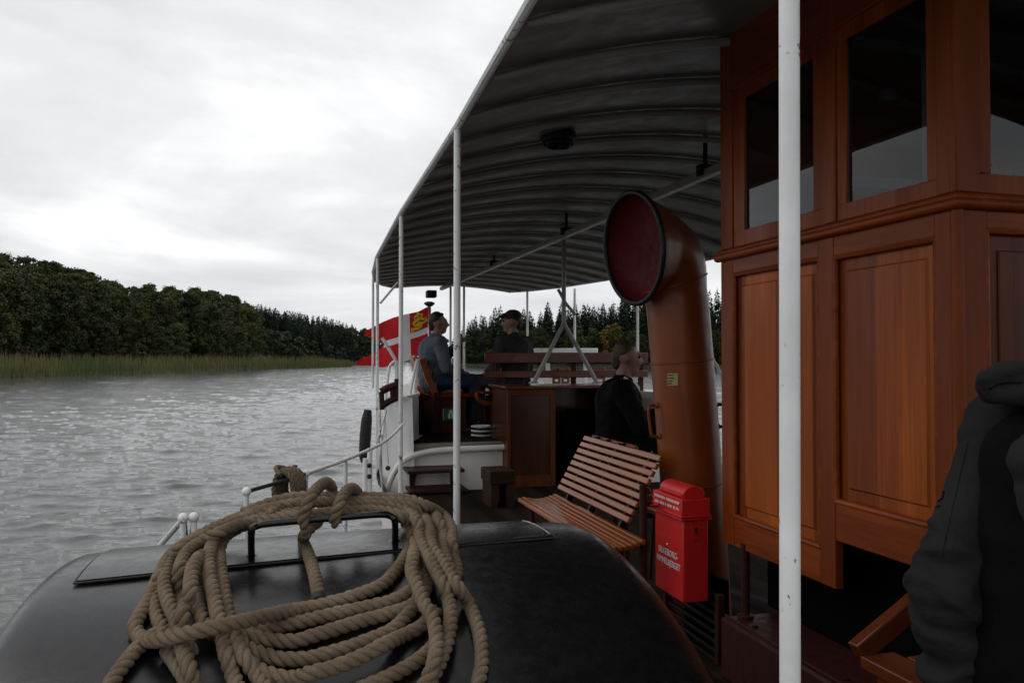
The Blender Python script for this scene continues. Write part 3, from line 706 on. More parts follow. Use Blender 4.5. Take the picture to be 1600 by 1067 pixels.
# front wall below
f0, f1 = WX+.115, 3.15
def ux(px): return P(px, 560, y=WY0).x
f0 = ux(1545)
FB(MB(), WX+.001, f0, zb_n, .392, -.03, .0).build('stile', wood_z, wh, bevel=.003)
FB(MB(), f0, f1, .335, .392, -.03, -.0015).build('rail_board', wood_x, wh, bevel=.003)
FB(MB(), f0, f1, zb_n, -.47, -.03, -.0015).build('rail_board', wood_x, wh, bevel=.003)
FB(MB(), f1, f1+.1, zb_n, .392, -.03, .0).build('stile', wood_z, wh, bevel=.003)
FB(MB(), f0, f1, -.47, .335, -.04, -.020).build('panel', panel_x, wh)
FB(MB(), f0+.05, f1-.05, -.42, .285, -.021, -.0135).build('panel_field', panel_x, wh, bevel=.004)
mb = MB()
for p, q in (((f0, -.47), (f1, -.47)), ((f1, -.47), (f1, .335)), ((f1, .335), (f0, .335)), ((f0, .335), (f0, -.47))):
    mb.tube([V(p[0], WY0+.008, p[1]), V(q[0], WY0+.008, q[1])], .0105, 8)
mb.build('bead', wood_x, wh)
MB().lathe(V(WX+.012, WY0+.010, -.57), (0, 0, 1), [(0, .016), (.96, .016)], 16).build('corner_bead', wood_z, wh)
# sill moulding round the house
prof = [(.0, .384), (.010, .385), (.018, .390), (.021, .400), (.018, .410), (.009, .415), (.009, .421), (.0, .430), (-.03, .430), (-.03, .384)]
rows = []
for d, z in prof: rows.append([V(WX-d, WY1+.02, z), V(WX-d, WY0-d, z), V(3.25, WY0-d, z)])
MB().grid(rows).build('sill_moulding', wood_y, wh, smooth=50)
# upper half
zt = 1.045
def glass_window(place, u0, u1, v0, v1, fw, name_wood, axis):
    """casement: four frame boards, a pane and a rebate"""
    mb = MB(); place(mb, u0, u1, v0, v0+fw[2], -.028, -.006); place(mb, u0, u1, v1-fw[3], v1, -.028, -.006)
    place(mb, u0, u0+fw[0], v0+fw[2], v1-fw[3], -.028, -.006); place(mb, u1-fw[1], u1, v0+fw[2], v1-fw[3], -.028, -.006)
    w_ = mb.build('window', name_wood, wh, bevel=.003)
    a, b_, c, d = u0+fw[0], u1-fw[1], v0+fw[2], v1-fw[3]
    g = MB(); dd = -.018
    if place is LB: q = [V(WX-dd, b_, c), V(WX-dd, a, c), V(WX-dd, a, d), V(WX-dd, b_, d)]
    else: q = [V(a, WY0-dd, c), V(b_, WY0-dd, c), V(b_, WY0-dd, d), V(a, WY0-dd, d)]
    g.add(q, [(0, 1, 2, 3)]); g.build('pane', glass, w_, smooth=0, fixn=False)
    t = MB()
    for p, q_ in zip(q, q[1:]+q[:1]): t.tube([p, q_], .0035, 6)
    t.build('putty_line', rubber, w_)
g1a, g1b, g2a, g2b = uy(1270), uy(1162), uy(1448), uy(1322)
zg1, zg2 = zz(1162, 360), zz(1322, 318)
w1b, w1a = s1, uy(1291)
w2b, w2a = uy(1307), uy(1466)
for u0, u1 in ((w1b, WY1), (w2b, w1a), (WY0+.02, w2a)): LB(MB(), u0, u1, .431, 1.30, -.04, .0).build('window_post', wood_z, wh, bevel=.003)
glass_window(LB, w1a, w1b, .431, zt, (g1a-w1a, w1b-g1b, zg1-.431, .05), wood_z, 'y')
glass_window(LB, w2a, w2b, .431, zt, (g2a-w2a, w2b-g2b, zg2-.431, .05), wood_z, 'y')
LB(MB(), w2a, w1b, zt, 1.30, -.04, -.002).build('head_rail', wood_y, wh, bevel=.003)
fa = ux(1535); fg = ux(1556)
FB(MB(), WX+.001, fa, .431, 1.30, -.04, .0).build('window_post', wood_z, wh, bevel=.003)
FB(MB(), 3.15, 3.25, .431, 1.30, -.04, .0).build('window_post', wood_z, wh, bevel=.003)
zg3 = P(1556, 272, y=WY0).z-HC
glass_window(FB, fa, 3.15, .431, zt, (fg-fa, .06, zg3-.431, .05), wood_z, 'x')
FB(MB(), fa, 3.15, zt, 1.30, -.04, -.002).build('head_rail', wood_x, wh, bevel=.003)
# inside and far walls
mb = MB(); mb.bx(WX+.045, 3.2, WY1-.03, WY1+.018, -.72, 1.3); mb.build('aft_wall', wood_x, wh)
mb = MB(); mb.bx(3.21, 3.25, WY0+.045, WY1-.035, -.72, 1.3); mb.build('starboard_wall', wood_z, wh)
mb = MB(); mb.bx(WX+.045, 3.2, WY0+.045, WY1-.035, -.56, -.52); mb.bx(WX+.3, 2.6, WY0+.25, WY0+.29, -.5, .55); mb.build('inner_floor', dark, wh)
mb = MB(); mb.bx(1.95, 3.15, WY0+.8, WY0+.83, .62, .66); mb.bx(2.02, 2.06, WY0+.5, WY0+.54, -.5, 1.25); mb.build('inner_shelf', blind, wh)
mb = MB(); pts = [V(2.25+.26*math.cos(a), WY0+.34, .35+.26*math.sin(a)) for a in np.linspace(0, 6.283, 40)[:-1]]; mb.tube(pts, .014, 8, closed=True)
for a in np.linspace(0, math.pi, 4)[:-1]: mb.tube([V(2.25+.32*math.cos(a), WY0+.34, .35+.32*math.sin(a)), V(2.25-.32*math.cos(a), WY0+.34, .35-.32*math.sin(a))], .010, 6)
mb.build('steering_wheel', wood_z, wh)
for px, pz in ((1165, .0), (1290, .0)):
    yb = uy(px) if px > 1200 else P(1165, 965, z=-.98).y
    xb = WX+.07 if px > 1200 else P(1165, 965, z=-.98).x
    if px > 1200: yb -= .25; xb += .3
    mb = MB(); mb.lathe(V(xb, yb, -.98), (0, 0, 1), [(0, .03), (.012, .03), (.016, .016), (.28, .016)], 14); mb.build('leg', maroon, wh)
# engine casing that the wheelhouse stands on
ec = thing('engine_casing', 'low dark maroon painted steel engine casing below the wooden wheelhouse', 'engine casing', V(2.4, 1.5, -1.21))
cx = P(1125, 962, z=-.98).x; cy = P(1125, 962, z=-.98).y
mb = MB(); mb.bx(cx, 3.3, -.6, cy, -1.21, -.98); mb.build('casing_top', maroon, ec, bevel=.012)
mb = MB(); mb.bx(WX+.16, 3.2, WY0+.06, WY1-.06, -.976, -.60); mb.build('under_shade_block', dark, ec, bevel=.01)  # near-black block added to stand in for the shade under the wheelhouse
mb = MB(); mb.tube([V(cx+.012, y, -.972) for y in np.linspace(cy-.02, .2, 20)], .006, 6); mb.build('edge_strip', maroon, ec)
for yb in (cy-.15, 2.2, 1.6):
    mb = MB(); mb.lathe(V(cx+.06, yb, -.979), (0, 0, 1), [(0, .011), (.006, .011), (.008, .006)], 8); mb.build('bolt', maroon, ec)
# louvred guard between the casing and the hull side
lv = thing('slatted_guard', 'black slatted guard rack with maroon end post under the red letterbox', 'guard rack', V(1.45, 2.7, -1.21))
xl = 1.64
def g(px, py): return P(px, py, x=xl)
mb = MB(); a, c = g(1124, 928), g(1124, 1090); mb.beam(Vector((xl, a.y, HC-1.21)), a, .03, .03, (0, 1, 0)); mb.build('end_post', maroon, lv, bevel=.004)
y1 = 3.45
for k in range(8):
    z = a.z-.015-k*.037
    mb = MB(); mb.beam((xl+.004, a.y+.005, z), (xl+.004, y1, z), .014, .016); mb.build('bar', blackm, lv, bevel=.003)
mb = MB(); mb.bx(xl-.012, xl+.018, y1, y1+.03, -1.21, a.z-HC); mb.build('end_post', maroon, lv, bevel=.004)
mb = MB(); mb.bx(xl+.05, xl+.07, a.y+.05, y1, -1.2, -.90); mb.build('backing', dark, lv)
# white kerb strip beside the bench
p, q = P(975, 868, z=-1.0), P(1022, 900, z=-1.0)
# ------------------------------------------------------------------ red letterbox on its stanchion
MX = 1.50; ny = P(1066, 850, x=MX).y; fy = P(1022, 850, x=MX).y
bx = thing('letterbox', 'red metal letterbox with white lettering hung on a dark post beside the ventilator', 'letterbox', V(MX+.06, ny+.1, -.9))
mx1 = P(1107, 850, y=ny).x
zt_ = P(1066, 794, x=MX).z-HC; zb_ = P(1062, 940, x=MX).z-HC
mb = MB(); mb.bx(MX+.004, mx1, ny, fy, zb_, zt_-.03); mb.build('body', redp, bx, bevel=.006)
mb = MB(); e = .012                                 # flared collar carrying the small print
mb.hexa([V(MX-.004, ny-e*.4, zt_-.045), V(mx1+.004, ny-e*.4, zt_-.045), V(mx1+.004, fy+e*.4, zt_-.045), V(MX-.004, fy+e*.4, zt_-.045), V(MX-.004, ny-e*.4, zt_+.035), V(mx1+.004, ny-e*.4, zt_+.035), V(mx1+.004, fy+e*.4, zt_+.035), V(MX-.004, fy+e*.4, zt_+.035)]); mb.build('collar', redp, bx, bevel=.004)
mb = MB()
for zc_ in (zt_-.045, zt_-.034): mb.bx(MX-.010, mx1+.010, ny-.012, fy+.012, zc_-.004, zc_+.003)
mb.build('collar_moulding', redp, bx, bevel=.002)
# rounded roof: arched across x
rows = []; xm = (MX+mx1)/2; hw = (mx1-MX)/2+.0; hgt = .034
prof = [(MX+.004, zt_+.035), (MX+.004, zt_+.050)]+[(xm-hw*.96*math.cos(a), zt_+.050+hgt*math.sin(a)) for a in np.linspace(.12, math.pi-.12, 14)]+[(mx1-.004, zt_+.050), (mx1-.004, zt_+.035)]
mb = MB(); mb.prism([V(MX+.008+(x-MX)*.86, ny+.008, z) for x, z in prof], (0, fy-ny-.045, 0)); mb.build('roof', redp, bx, smooth=30, bevel=.003)
mb = MB(); mb.bx(MX+.004, MX+.02, ny+.012, fy-.045, zt_+.042, zt_+.052); mb.build('slot_flap', redp, bx, bevel=.003)
kx = P(1087, 828, y=ny); mb = MB(); mb.bx(kx.x-.022, kx.x+.022, ny-.003, ny+.002, kx.z-HC-.04, kx.z-HC+.035); mb.build('lock_plate', redp, bx, bevel=.001)
mb = MB(); mb.lathe(Vector((kx.x, ny-.003, kx.z+.004)), (0, -1, 0), [(0, .008), (.004, .008)], 12); mb.lathe(Vector((kx.x, ny-.003, kx.z-.010)), (0, -1, 0), [(0, .005), (.003, .005)], 8); mb.build('keyhole', rubber, bx)
def text(name, s, size, origin, ux_, uz_, mat_, parent, bold=.0, squash=1, align='CENTER'):
    """lettering as flat mesh: origin = centre of the baseline, ux_ reading direction, uz_ up"""
    cu = bpy.data.curves.new('t', 'FONT'); cu.body = s; cu.size = size; cu.align_x = align; cu.offset = bold; cu.extrude = .0006
    to = bpy.data.objects.new('t', cu); COL.objects.link(to); bpy.context.view_layer.update()
    me = bpy.data.meshes.new_from_object(to.evaluated_get(bpy.context.evaluated_depsgraph_get()))
    n_ = ux_.cross(uz_); mb = MB(); mb.add([origin+ux_*(v_.co.x*squash)+uz_*v_.co.y+n_*v_.co.z for v_ in me.vertices], [tuple(p.vertices) for p in me.polygons])
    bpy.data.objects.remove(to); bpy.data.curves.remove(cu); bpy.data.meshes.remove(me)
    return mb.build(name, mat_, parent, smooth=0)
tz = P(1044, 862, x=MX).z; ym = (ny+fy)/2; Y_, Z_ = Vector((0, -1, 0)), Vector((0, 0, 1))
text('lettering', 'SILKEBORG-', .037, Vector((MX+.002, ym, P(1044, 868, x=MX).z)), Y_, Z_, textw, bx, .0, .92)
text('lettering', 'HIMMELBJERGET', .037, Vector((MX+.002, ym, P(1044, 883, x=MX).z)), Y_, Z_, textw, bx, .0, .82)
mb = MB(); mb.ball((MX+.003, ym+.01, P(1042, 850, x=MX).z), .005, 8, 6); mb.build('dot', textw, bx)
# two lines of print too small to read in the photo: short strokes
for k, (zoff, n_) in enumerate(((.012, 21), (-.012, 23))):
    mb = MB(); y = fy-.018
    while y > ny+.02:
        wl = random.uniform(.006, .011)
        if random.random() > .14: mb.bx(MX-.0052, MX-.0044, y-wl*.7, y, zt_+zoff-.001, zt_+zoff+.010)
        y -= wl+.002
    mb.build('small_print', textw, bx, smooth=0)
# dark stanchion and its twin
pp = thing('letterbox_post', 'dark maroon steel post with a small chain beside the red letterbox', 'post', P(1005, 860, x=1.42))
tp = P(1005, 758, x=1.42); mb = MB(); mb.tube([Vector((tp.x, tp.y, HC-1.21)), tp], .0165, 14); mb.ball(tp, .0168, 12, 8, (1, 1, .5)); mb.build('upright', maroon, pp)
mb = MB(); q = P(1030, 782, x=1.49)
for i in range(9):
    t = i/8; c = tp.lerp(q, t)-Vector((0, 0, .02+.03*math.sin(t*math.pi)))
    ax = Vector((0, 1, 0)) if i % 2 else Vector((0, 0, 1)); bx_ = Vector((.8, .6, 0))
    mb.tube([c+bx_*.011*math.cos(a)+ax*.006*math.sin(a) for a in np.linspace(0, 6.283, 10)[:-1]], .0022, 5, closed=True)
mb.build('chain', blackm, pp)

# ------------------------------------------------------------------ cowl ventilator
vt = thing('cowl_ventilator', 'tall buff brown cowl ventilator with black rim and deep red mouth', 'ventilator', V(1.75, 3.47, -1.21))
vy = 3.47; VR = .142
cb = P(1081, 760, y=vy); c5 = P(1062, 520, y=vy); c4 = P(1052, 455, y=vy); 
mc = P(989, 388, y=vy-.03)                                            # mouth centre
mn = Vector((-.985, -.13, -.10)).normalized()                         # mouth normal
ctrl = [Vector((cb.x+.04, vy, HC-1.21)), cb, c5, Vector((c4.x+.012, vy, c4.z-.01)), P(1046, 412, y=vy), P(1022, 392, y=vy), mc-mn*.03, mc]
sp_ = curve_pts(ctrl, .02); L = len(sp_)
# radius along the pipe: straight barrel, then swelling to the mouth
tot = [0]
for a, c in zip(sp_, sp_[1:]): tot.append(tot[-1]+(c-a).length)
rad = []; rot = []
zc4 = tot[min(range(L), key=lambda i: (sp_[i]-c4).length)]
mr = .248
def frame(i):
    t = (sp_[min(i+1, L-1)]-sp_[max(i-1, 0)]).normalized(); return t
rows = []; rowi = []
for i in range(L):
    s = tot[i]; f = max(0, (s-zc4)/(tot[-1]-zc4)); r = VR+(.0 if s < zc4 else (mr-VR)*(f**1.15))
    if s < .02: r = .158
    tz_ = frame(i); tz_ = tz_.lerp(mn, min(1, max(0, f*1.25))).normalized() if f > 0 else tz_
    yv = Vector((0, 1, 0)); w_ = tz_.cross(yv).normalized(); yv = w_.cross(tz_)
    cc = sp_[i]
    rows.append([cc+(yv*math.cos(a)+w_*math.sin(a))*r for a in np.linspace(0, 2*math.pi, 49)[:-1]])
    if s > zc4+.02: rowi.append([cc+(yv*math.cos(a)+w_*math.sin(a))*(r-.010-.02*max(0, 1-f*2)) for a in np.linspace(0, 2*math.pi, 49)[:-1]])
mb = MB().grid(rows, closed=True); mb.build('pipe', buff, vt, smooth=60)
yv = Vector((0, 1, 0)); w_ = mn.cross(yv).normalized(); yv = w_.cross(mn)
rowi = [[mc-mn*(.10*math.sin(t*math.pi/2)-.004)+(yv*math.cos(a)+w_*math.sin(a))*(mr-.006)*max(.02, math.cos(t*math.pi/2)**.6) for a in np.linspace(0, 2*math.pi, 49)[:-1]] for t in np.linspace(0, 1, 14)]
mb = MB().grid(rowi, flip=True, closed=True); mb.build('red_lining', redin, vt, smooth=60, fixn=False)
mb = MB(); mb.tube([mc+(yv*math.cos(a)+w_*math.sin(a))*mr for a in np.linspace(0, 2*math.pi, 61)[:-1]], .0125, 10, closed=True); mb.build('rim', blackm, vt)
for zseam in (P(1062, 563, y=vy).z, c4.z+.03, cb.z+.02):
    i = min(range(L), key=lambda k: abs(sp_[k].z-zseam)); mb = MB()
    rr_ = (rows[i][0]-sp_[i]).length+.001; mb.tube([sp_[i]+(p-sp_[i])*(rr_/(p-sp_[i]).length) for p in rows[i]], .0045, 6, closed=True); mb.build('seam_band', buff, vt)
def on_pipe(z, ang):
    i = min(range(L), key=lambda k: abs(sp_[k].z-z) if tot[k] < zc4 else 9); c = sp_[i]; return c+Vector((math.sin(ang), -math.cos(ang), 0))*VR
# label facing the camera's left
zl = P(1024, 590, y=vy).z
mb = MB()
for k in range(6):
    pass
rowsl = [[on_pipe(zl, a)*1.0+Vector((math.sin(a), -math.cos(a), 0))*.002+Vector((0, 0, dz)) for a in np.linspace(R(-56), R(-36), 7)] for dz in (-.027, .027)]
lb = MB().grid(rowsl).build('label_plate', yellow, vt)
mb = MB()
for dz, a0, a1 in ((.018, -55, -44), (.005, -56, -42), (-.008, -54, -45), (-.019, -56, -47)):
    r_ = [[on_pipe(zl, R(a))+Vector((math.sin(R(a)), -math.cos(R(a)), 0))*.003+Vector((0, 0, dz+e)) for a in np.linspace(a0, a1, 5)] for e in (-.0025, .0025)]
    mb.grid(r_)
mb.build('print_lines', rubber, lb)
for ang, za, zb2 in ((-88, P(1022, 632, y=vy).z, P(1022, 682, y=vy).z), (78, P(1122, 630, y=vy).z, P(1122, 668, y=vy).z)):
    n_ = Vector((math.sin(R(ang)), -math.cos(R(ang)), 0)); a, c = on_pipe(za, R(ang)), on_pipe(zb2, R(ang))
    mb = MB(); mb.tube(curve_pts([a-n_*.005, a+n_*.035, a+n_*.045-Vector((0, 0, .02)), c+n_*.045+Vector((0, 0, .02)), c+n_*.035, c-n_*.005], .01), .0075, 8)
    for p in (a, c): mb.ball(p, .015, 10, 6)
    mb.build('handle', buff if ang < 0 else blackm, vt)
mb = MB(); p = P(1121, 565, y=vy); mb.tube(curve_pts([P(1110, 560, y=4.6), P(1117, 566, y=4.6), P(1124, 580, y=4.6), P(1130, 605, y=4.6), P(1131, 700, y=4.6), V(P(1131, 700, y=4.6).x, 4.6, -1.21)], .03), .011, 8)
o = mb.build('curved_handrail', whitep, org=P(1124, 600, y=4.6)); tag(o, 'curved white handrail showing between the ventilator and the wheelhouse', 'handrail')

# ------------------------------------------------------------------ slatted benches
def bench(name, label, x_front, x_back, ya, yb, zseat, zback, lean, yback=None, ns=9, nb=9):
    yk = ya if yback is None else yback
    b = thing(name, label, 'bench', V((x_front+x_back)/2, (ya+yb)/2, -1.21), 'slatted benches on the well deck'); sg = -1 if x_front < x_back else 1
    w_ = abs(x_back-x_front)
    for k in range(ns):
        x = x_front-sg*(.02+k*(w_-.02)/(ns-.2)); z = zseat-.020*math.sin(k/(ns-1)*math.pi)-(.012 if k == 0 else 0)
        mb = MB(); mb.bx(x-.0112, x+.0112, ya, yb, z-.022, z); mb.build('seat_slat', slat, b, bevel=.005)
    for k in range(nb):
        t = (k+.55)/nb; z = zseat+.02+(zback-zseat-.02)*t; x = x_back-sg*lean*t
        mb = MB(); c = V(x, 0, z); dirv = Vector((-sg*lean, 0, zback-zseat)).normalized(); nn = Vector((dirv.z, 0, -dirv.x))
        hh = (zback-zseat)/nb*.40
        pts = [c+dirv*hh-nn*.009, c+dirv*hh+nn*.009, c-dirv*hh+nn*.009, c-dirv*hh-nn*.009]
        mb.prism([Vector((p.x, yk, p.z)) for p in pts], (0, yb-yk, 0)); mb.build('back_slat', slat, b, bevel=.004)
    for y in (yk+.12, (yk+yb)/2+.03, yb-.12):
        mb = MB(); mb.beam(V(x_front-sg*.02, y, zseat-.035), V(x_back-sg*.02, y, zseat-.035), .035, .02)
        mb.beam(V(x_back-sg*.012, y, zseat-.03), V(x_back-sg*(lean+.018), y, zback+.0), .03, .02, (0, 1, 0)); mb.build('bracket', blackm, b)
        mb = MB(); mb.tube([V(x_front-sg*.05, y, zseat-.04), V(x_front-sg*.08, y, -1.21)], .014, 8); mb.build('leg', maroon, b)
        mb = MB(); mb.tube([V(x_back-sg*.02, y, zseat-.04), V(x_back+sg*.0, y, -1.21)], .014, 8); mb.build('leg', maroon, b)
    return b
bench('slatted_bench', 'long varnished wooden slatted bench facing the water behind the black paddle box', 1.165, 1.40, 3.13, 4.32, -.738, -.425, .165, yback=3.34, ns=9)
bench('slatted_bench', 'wooden slatted bench back to back with the long one, under the black suited man', 1.98, 1.71, 3.74, 4.34, -.755, -.425, .10, ns=8)
# ------------------------------------------------------------------ people: tapered limbs fused to one skin
def fused(name, build_fn, mat_, parent, voxel, smooth=8, disp=None):
    mb = MB(); build_fn(mb); o = mb.build('tmp', mat_, smooth=0)
    rm = o.modifiers.new('r', 'REMESH'); rm.mode = 'VOXEL'; rm.voxel_size = voxel
    sm = o.modifiers.new('s', 'SMOOTH'); sm.iterations = smooth; sm.factor = .5
    bpy.context.view_layer.update()
    me = bpy.data.meshes.new_from_object(o.evaluated_get(bpy.context.evaluated_depsgraph_get()))
    bpy.data.objects.remove(o); org = parent_org(parent); 
    nrm = [v_.normal.copy() for v_ in me.vertices]; new = []
    for v_, n_ in zip(me.vertices, nrm):
        c = v_.co.copy()
        if disp: c = c+n_*disp(c)
        new += list(c-org)
    me.vertices.foreach_set('co', new)
    me.polygons.foreach_set('use_smooth', [True]*len(me.polygons)); me.name = name
    me.materials.clear(); me.materials.append(mat_)
    p = bpy.data.objects.new(name, me); COL.objects.link(p); p.parent = parent; return p
def cone(mb, a, b, ra, rb, n=14):
    a, b = Vector(a), Vector(b); k = max(3, int((b-a).length/.03))
    mb.tube([a.lerp(b, t/k) for t in range(k+1)], [ra+(rb-ra)*t/k for t in range(k+1)], n); mb.ball(a, ra, 14, 9); mb.ball(b, rb, 14, 9)
class Figure:
    """joints in metres; local +Y is the way the person faces, +X the person's right"""
    def __init__(s, origin, heading, J): 
        s.o = Vector(origin); s.m = Matrix.Rotation(-heading, 3, 'Z'); s.J = J
    def w(s, p): return s.o+s.m @ Vector(p)
    def j(s, k): return s.w(s.J[k])
    def head_axes(s): h = s.J.get('turn', 0); tilt = s.J.get('tilt', 0); return s.m @ (Matrix.Rotation(-h, 3, 'Z') @ Matrix.Rotation(-tilt, 3, 'X'))
    def hp(s, x, y, z): return s.j('head')+s.head_axes() @ Vector((x, y, z))
def seated(lean=.0, turn=0, tilt=0, la=None, ra=None):
    J = dict(pelvis=(0, 0, .11), waist=(0, -.02+lean*.3, .28), chest=(0, -.02+lean*.7, .43), neck=(0, lean, .56), head=(0, .03+lean*1.15, .73), turn=turn, tilt=tilt)
    for sd_, sx in (('r', 1), ('l', -1)):
        J['sh'+sd_] = (.185*sx, -.01+lean*.9, .515); J['hip'+sd_] = (.095*sx, .02, .095); J['kn'+sd_] = (.12*sx, .44, .10); J['an'+sd_] = (.12*sx, .44, -.33); J['to'+sd_] = (.13*sx, .60, -.385)
        e_, w_ = (la if sd_ == 'l' else ra) or ((.25*sx, .06, .24), (.14*sx, .28, .19)); J['el'+sd_] = e_; J['wr'+sd_] = w_
    return J
def hand(mb, f, sd_, sx):
    w_, e_ = f.j('wr'+sd_), f.j('el'+sd_); d = (w_-e_).normalized(); s_ = d.cross(Vector((0, 0, 1)))
    s_ = s_.normalized() if s_.length > .1 else Vector((1, 0, 0)); n_ = s_.cross(d)
    cone(mb, w_, w_+d*.085, .024, .030, 10)
    for k, (off, L_) in enumerate(((-.026, .066), (-.009, .076), (.009, .072), (.026, .056))):
        a = w_+d*.085+s_*off; b_ = a+d*L_*.55-n_*.008; c = b_+d*L_*.3-n_*.028; cone(mb, a, b_, .0095, .0088, 8); cone(mb, b_, c, .0088, .0075, 8)
    a = w_+d*.03-s_*.026; cone(mb, a, a+d*.035-s_*.022-n_*.01, .012, .0105, 8); cone(mb, a+d*.035-s_*.022-n_*.01, a+d*.065-s_*.018-n_*.022, .0105, .008, 8)
def body_fn(f, legs=True, slim=1):
    def fn(mb):
        j = f.j
        cone(mb, j('neck')-Vector((0, 0, .04)), f.hp(0, -.015, -.06), .060, .055)
        mb.ball(f.hp(0, -.012, .035), .1, 20, 14, (.78, .95, .95)); A_ = f.head_axes()
        cone(mb, f.hp(0, .01, .0), f.hp(0, .045, -.075), .072, .042); cone(mb, f.hp(0, .02, .03), f.hp(0, .06, -.02), .062, .046)
        cone(mb, f.hp(0, .092, .015), f.hp(0, .112, -.022), .009, .014, 8); cone(mb, f.hp(-.03, .083, .034), f.hp(.03, .083, .034), .012, .012, 8)
        cone(mb, f.hp(-.02, .084, -.055), f.hp(.02, .084, -.055), .009, .009, 8)
        for sx in (1, -1): mb.ball(f.hp(.077*sx, -.012, .005), .026, 10, 8, (.5, .75, 1.15))
        cone(mb, j('chest'), j('neck')-Vector((0, 0, .03)), .13*slim, .07); cone(mb, j('waist'), j('chest'), .125*slim, .14*slim); cone(mb, j('pelvis'), j('waist'), .14*slim, .125*slim)
        for sd_, sx in (('r', 1), ('l', -1)):
            cone(mb, j('chest')+(j('sh'+sd_)-j('chest'))*.5, j('sh'+sd_), .09*slim, .066*slim); cone(mb, j('sh'+sd_), j('el'+sd_), .055*slim, .043); cone(mb, j('el'+sd_), j('wr'+sd_), .042, .027); hand(mb, f, sd_, sx)
            if legs: cone(mb, j('hip'+sd_), j('kn'+sd_), .082, .058); cone(mb, j('kn'+sd_), j('an'+sd_), .057, .038); cone(mb, j('an'+sd_), j('to'+sd_), .038, .03)
    return fn
def top_fn(f, g_=.014, hem=True, collar=True):
    def fn(mb):
        j = f.j; cone(mb, j('chest'), j('neck')-Vector((0, 0, .045)), .145+g_, .075+g_); cone(mb, j('waist'), j('chest'), .14+g_, .155+g_); cone(mb, j('pelvis'), j('waist'), .155+g_, .14+g_)
        for sd_ in 'rl':
            cone(mb, j('chest')+(j('sh'+sd_)-j('chest'))*.5, j('sh'+sd_), .105+g_, .07+g_); cone(mb, j('sh'+sd_), j('el'+sd_), .064+g_, .053+g_); cone(mb, j('el'+sd_), j('wr'+sd_)+(j('el'+sd_)-j('wr'+sd_))*.12, .053+g_, .038+g_)
        if collar: cone(mb, j('neck')-Vector((0, 0, .03)), j('neck')+Vector((0, 0, .015)), .070+g_, .056+g_)
    return fn
def legs_fn(f, g_=.012):
    def fn(mb):
        j = f.j; mb.ball(j('pelvis')-Vector((0, 0, .01)), .165, 16, 10, (1, .9, .75))
        for sd_ in 'rl': cone(mb, j('hip'+sd_), j('kn'+sd_), .092+g_, .066+g_); cone(mb, j('kn'+sd_), j('an'+sd_)+Vector((0, 0, .03)), .064+g_, .05+g_)
    return fn
def shoe_fn(f):
    def fn(mb):
        for sd_ in 'rl': cone(mb, f.j('an'+sd_)-Vector((0, 0, .02)), f.j('to'+sd_), .048, .038)
    return fn
def hair_fn(f, full=True):
    def fn(mb):
        mb.ball(f.hp(0, -.020, .050), .099, 20, 12, (.79, .97, .86)); mb.ball(f.hp(0, -.050, .008), .072, 16, 10, (.92, .72, .95))
        for sx in (1, -1): cone(mb, f.hp(.071*sx, .012, .055), f.hp(.074*sx, .006, .018), .012, .008, 8)
        cone(mb, f.hp(-.035, .036, .096), f.hp(.035, .036, .096), .020, .020, 8); mb.ball(f.hp(0, -.055, -.03), .06, 12, 8, (1, .7, 1))
    return fn
def folds(sc, amp): 
    return lambda c: amp*(mnoise.noise(c*sc)+.5*mnoise.noise(Vector((c.x*sc*2.3, c.y*sc*2.3, c.z*sc*3.1)))) 
def person(label, f, topm, legm, hairm_, vox=.009, hat=None, group=None, extra=None):
    t = thing('person', label, 'person', f.o, group)
    b_ = fused('body', body_fn(f), skin, t, vox, 5)
    fused('hair', hair_fn(f), hairm_, t, .008, 3, folds(60, .003))
    fused('jacket', top_fn(f), topm, t, .011, 5, folds(14, .010)); fused('trousers', legs_fn(f), legm, t, .011, 5, folds(13, .008)); fused('shoes', shoe_fn(f), leather, t, .010, 4)
    mb = MB()
    for sx in (1, -1): mb.ball(f.hp(.031*sx, .083, .014), .011, 10, 8)
    mb.build('eyes', rubber, t)
    return t
f1 = Figure(Vector((P(679, 600, y=8.95).x, 9.0, HC-.345)), R(82), seated(.02, R(8), R(-2), la=((-.24, .16, .30), (-.08, .30, .50))))
p1 = person('dark haired man in a grey blue shirt and jeans on the port side bench', f1, shirt, jeans, hairm)
f2 = Figure(Vector((P(806, 600, y=8.55).x, 8.58, HC-.345)), R(-30), seated(.02, R(-42), R(-2)))
p2 = person('man in dark grey coat and cap with his back to us on the railed bench', f2, coatg, trous, hairm)
def cap_fn(mb): mb.ball(f2.hp(0, -.012, .075), .112, 20, 10, (.86, 1.0, .62)); cone(mb, f2.hp(-.05, .08, .075), f2.hp(.05, .08, .075), .014, .014, 8); cone(mb, f2.hp(-.04, .125, .062), f2.hp(.04, .125, .062), .010, .010, 8); cone(mb, f2.hp(0, .08, .074), f2.hp(0, .125, .062), .03, .012, 8)
fused('cap', cap_fn, hatm, p2, .007, 3)
f3 = Figure(Vector((P(968, 620, y=5.45).x, 5.45, HC-.73)), R(106), seated(.02, R(-2), R(3), la=((-.24, .14, .28), (-.12, .36, .34)), ra=((.25, .12, .26), (.13, .36, .30))))
f3.J['sh'+'r'] = (.2, 0, .515)
p3 = person('man in a black suit with white shirt collar sitting in profile beside the ventilator', f3, suit, suit, hairb)
def col_fn(mb):
    n_ = f3.j('neck'); 
    for sx in (1, -1): cone(mb, f3.w((.055*sx, .03, .585)), f3.w((.012*sx, .115, .535)), .020, .014, 8)
    cone(mb, f3.w((0, .115, .52)), f3.w((0, .13, .42)), .03, .02, 8)
fused('shirt_collar', col_fn, shirtw, p3, .007, 2)

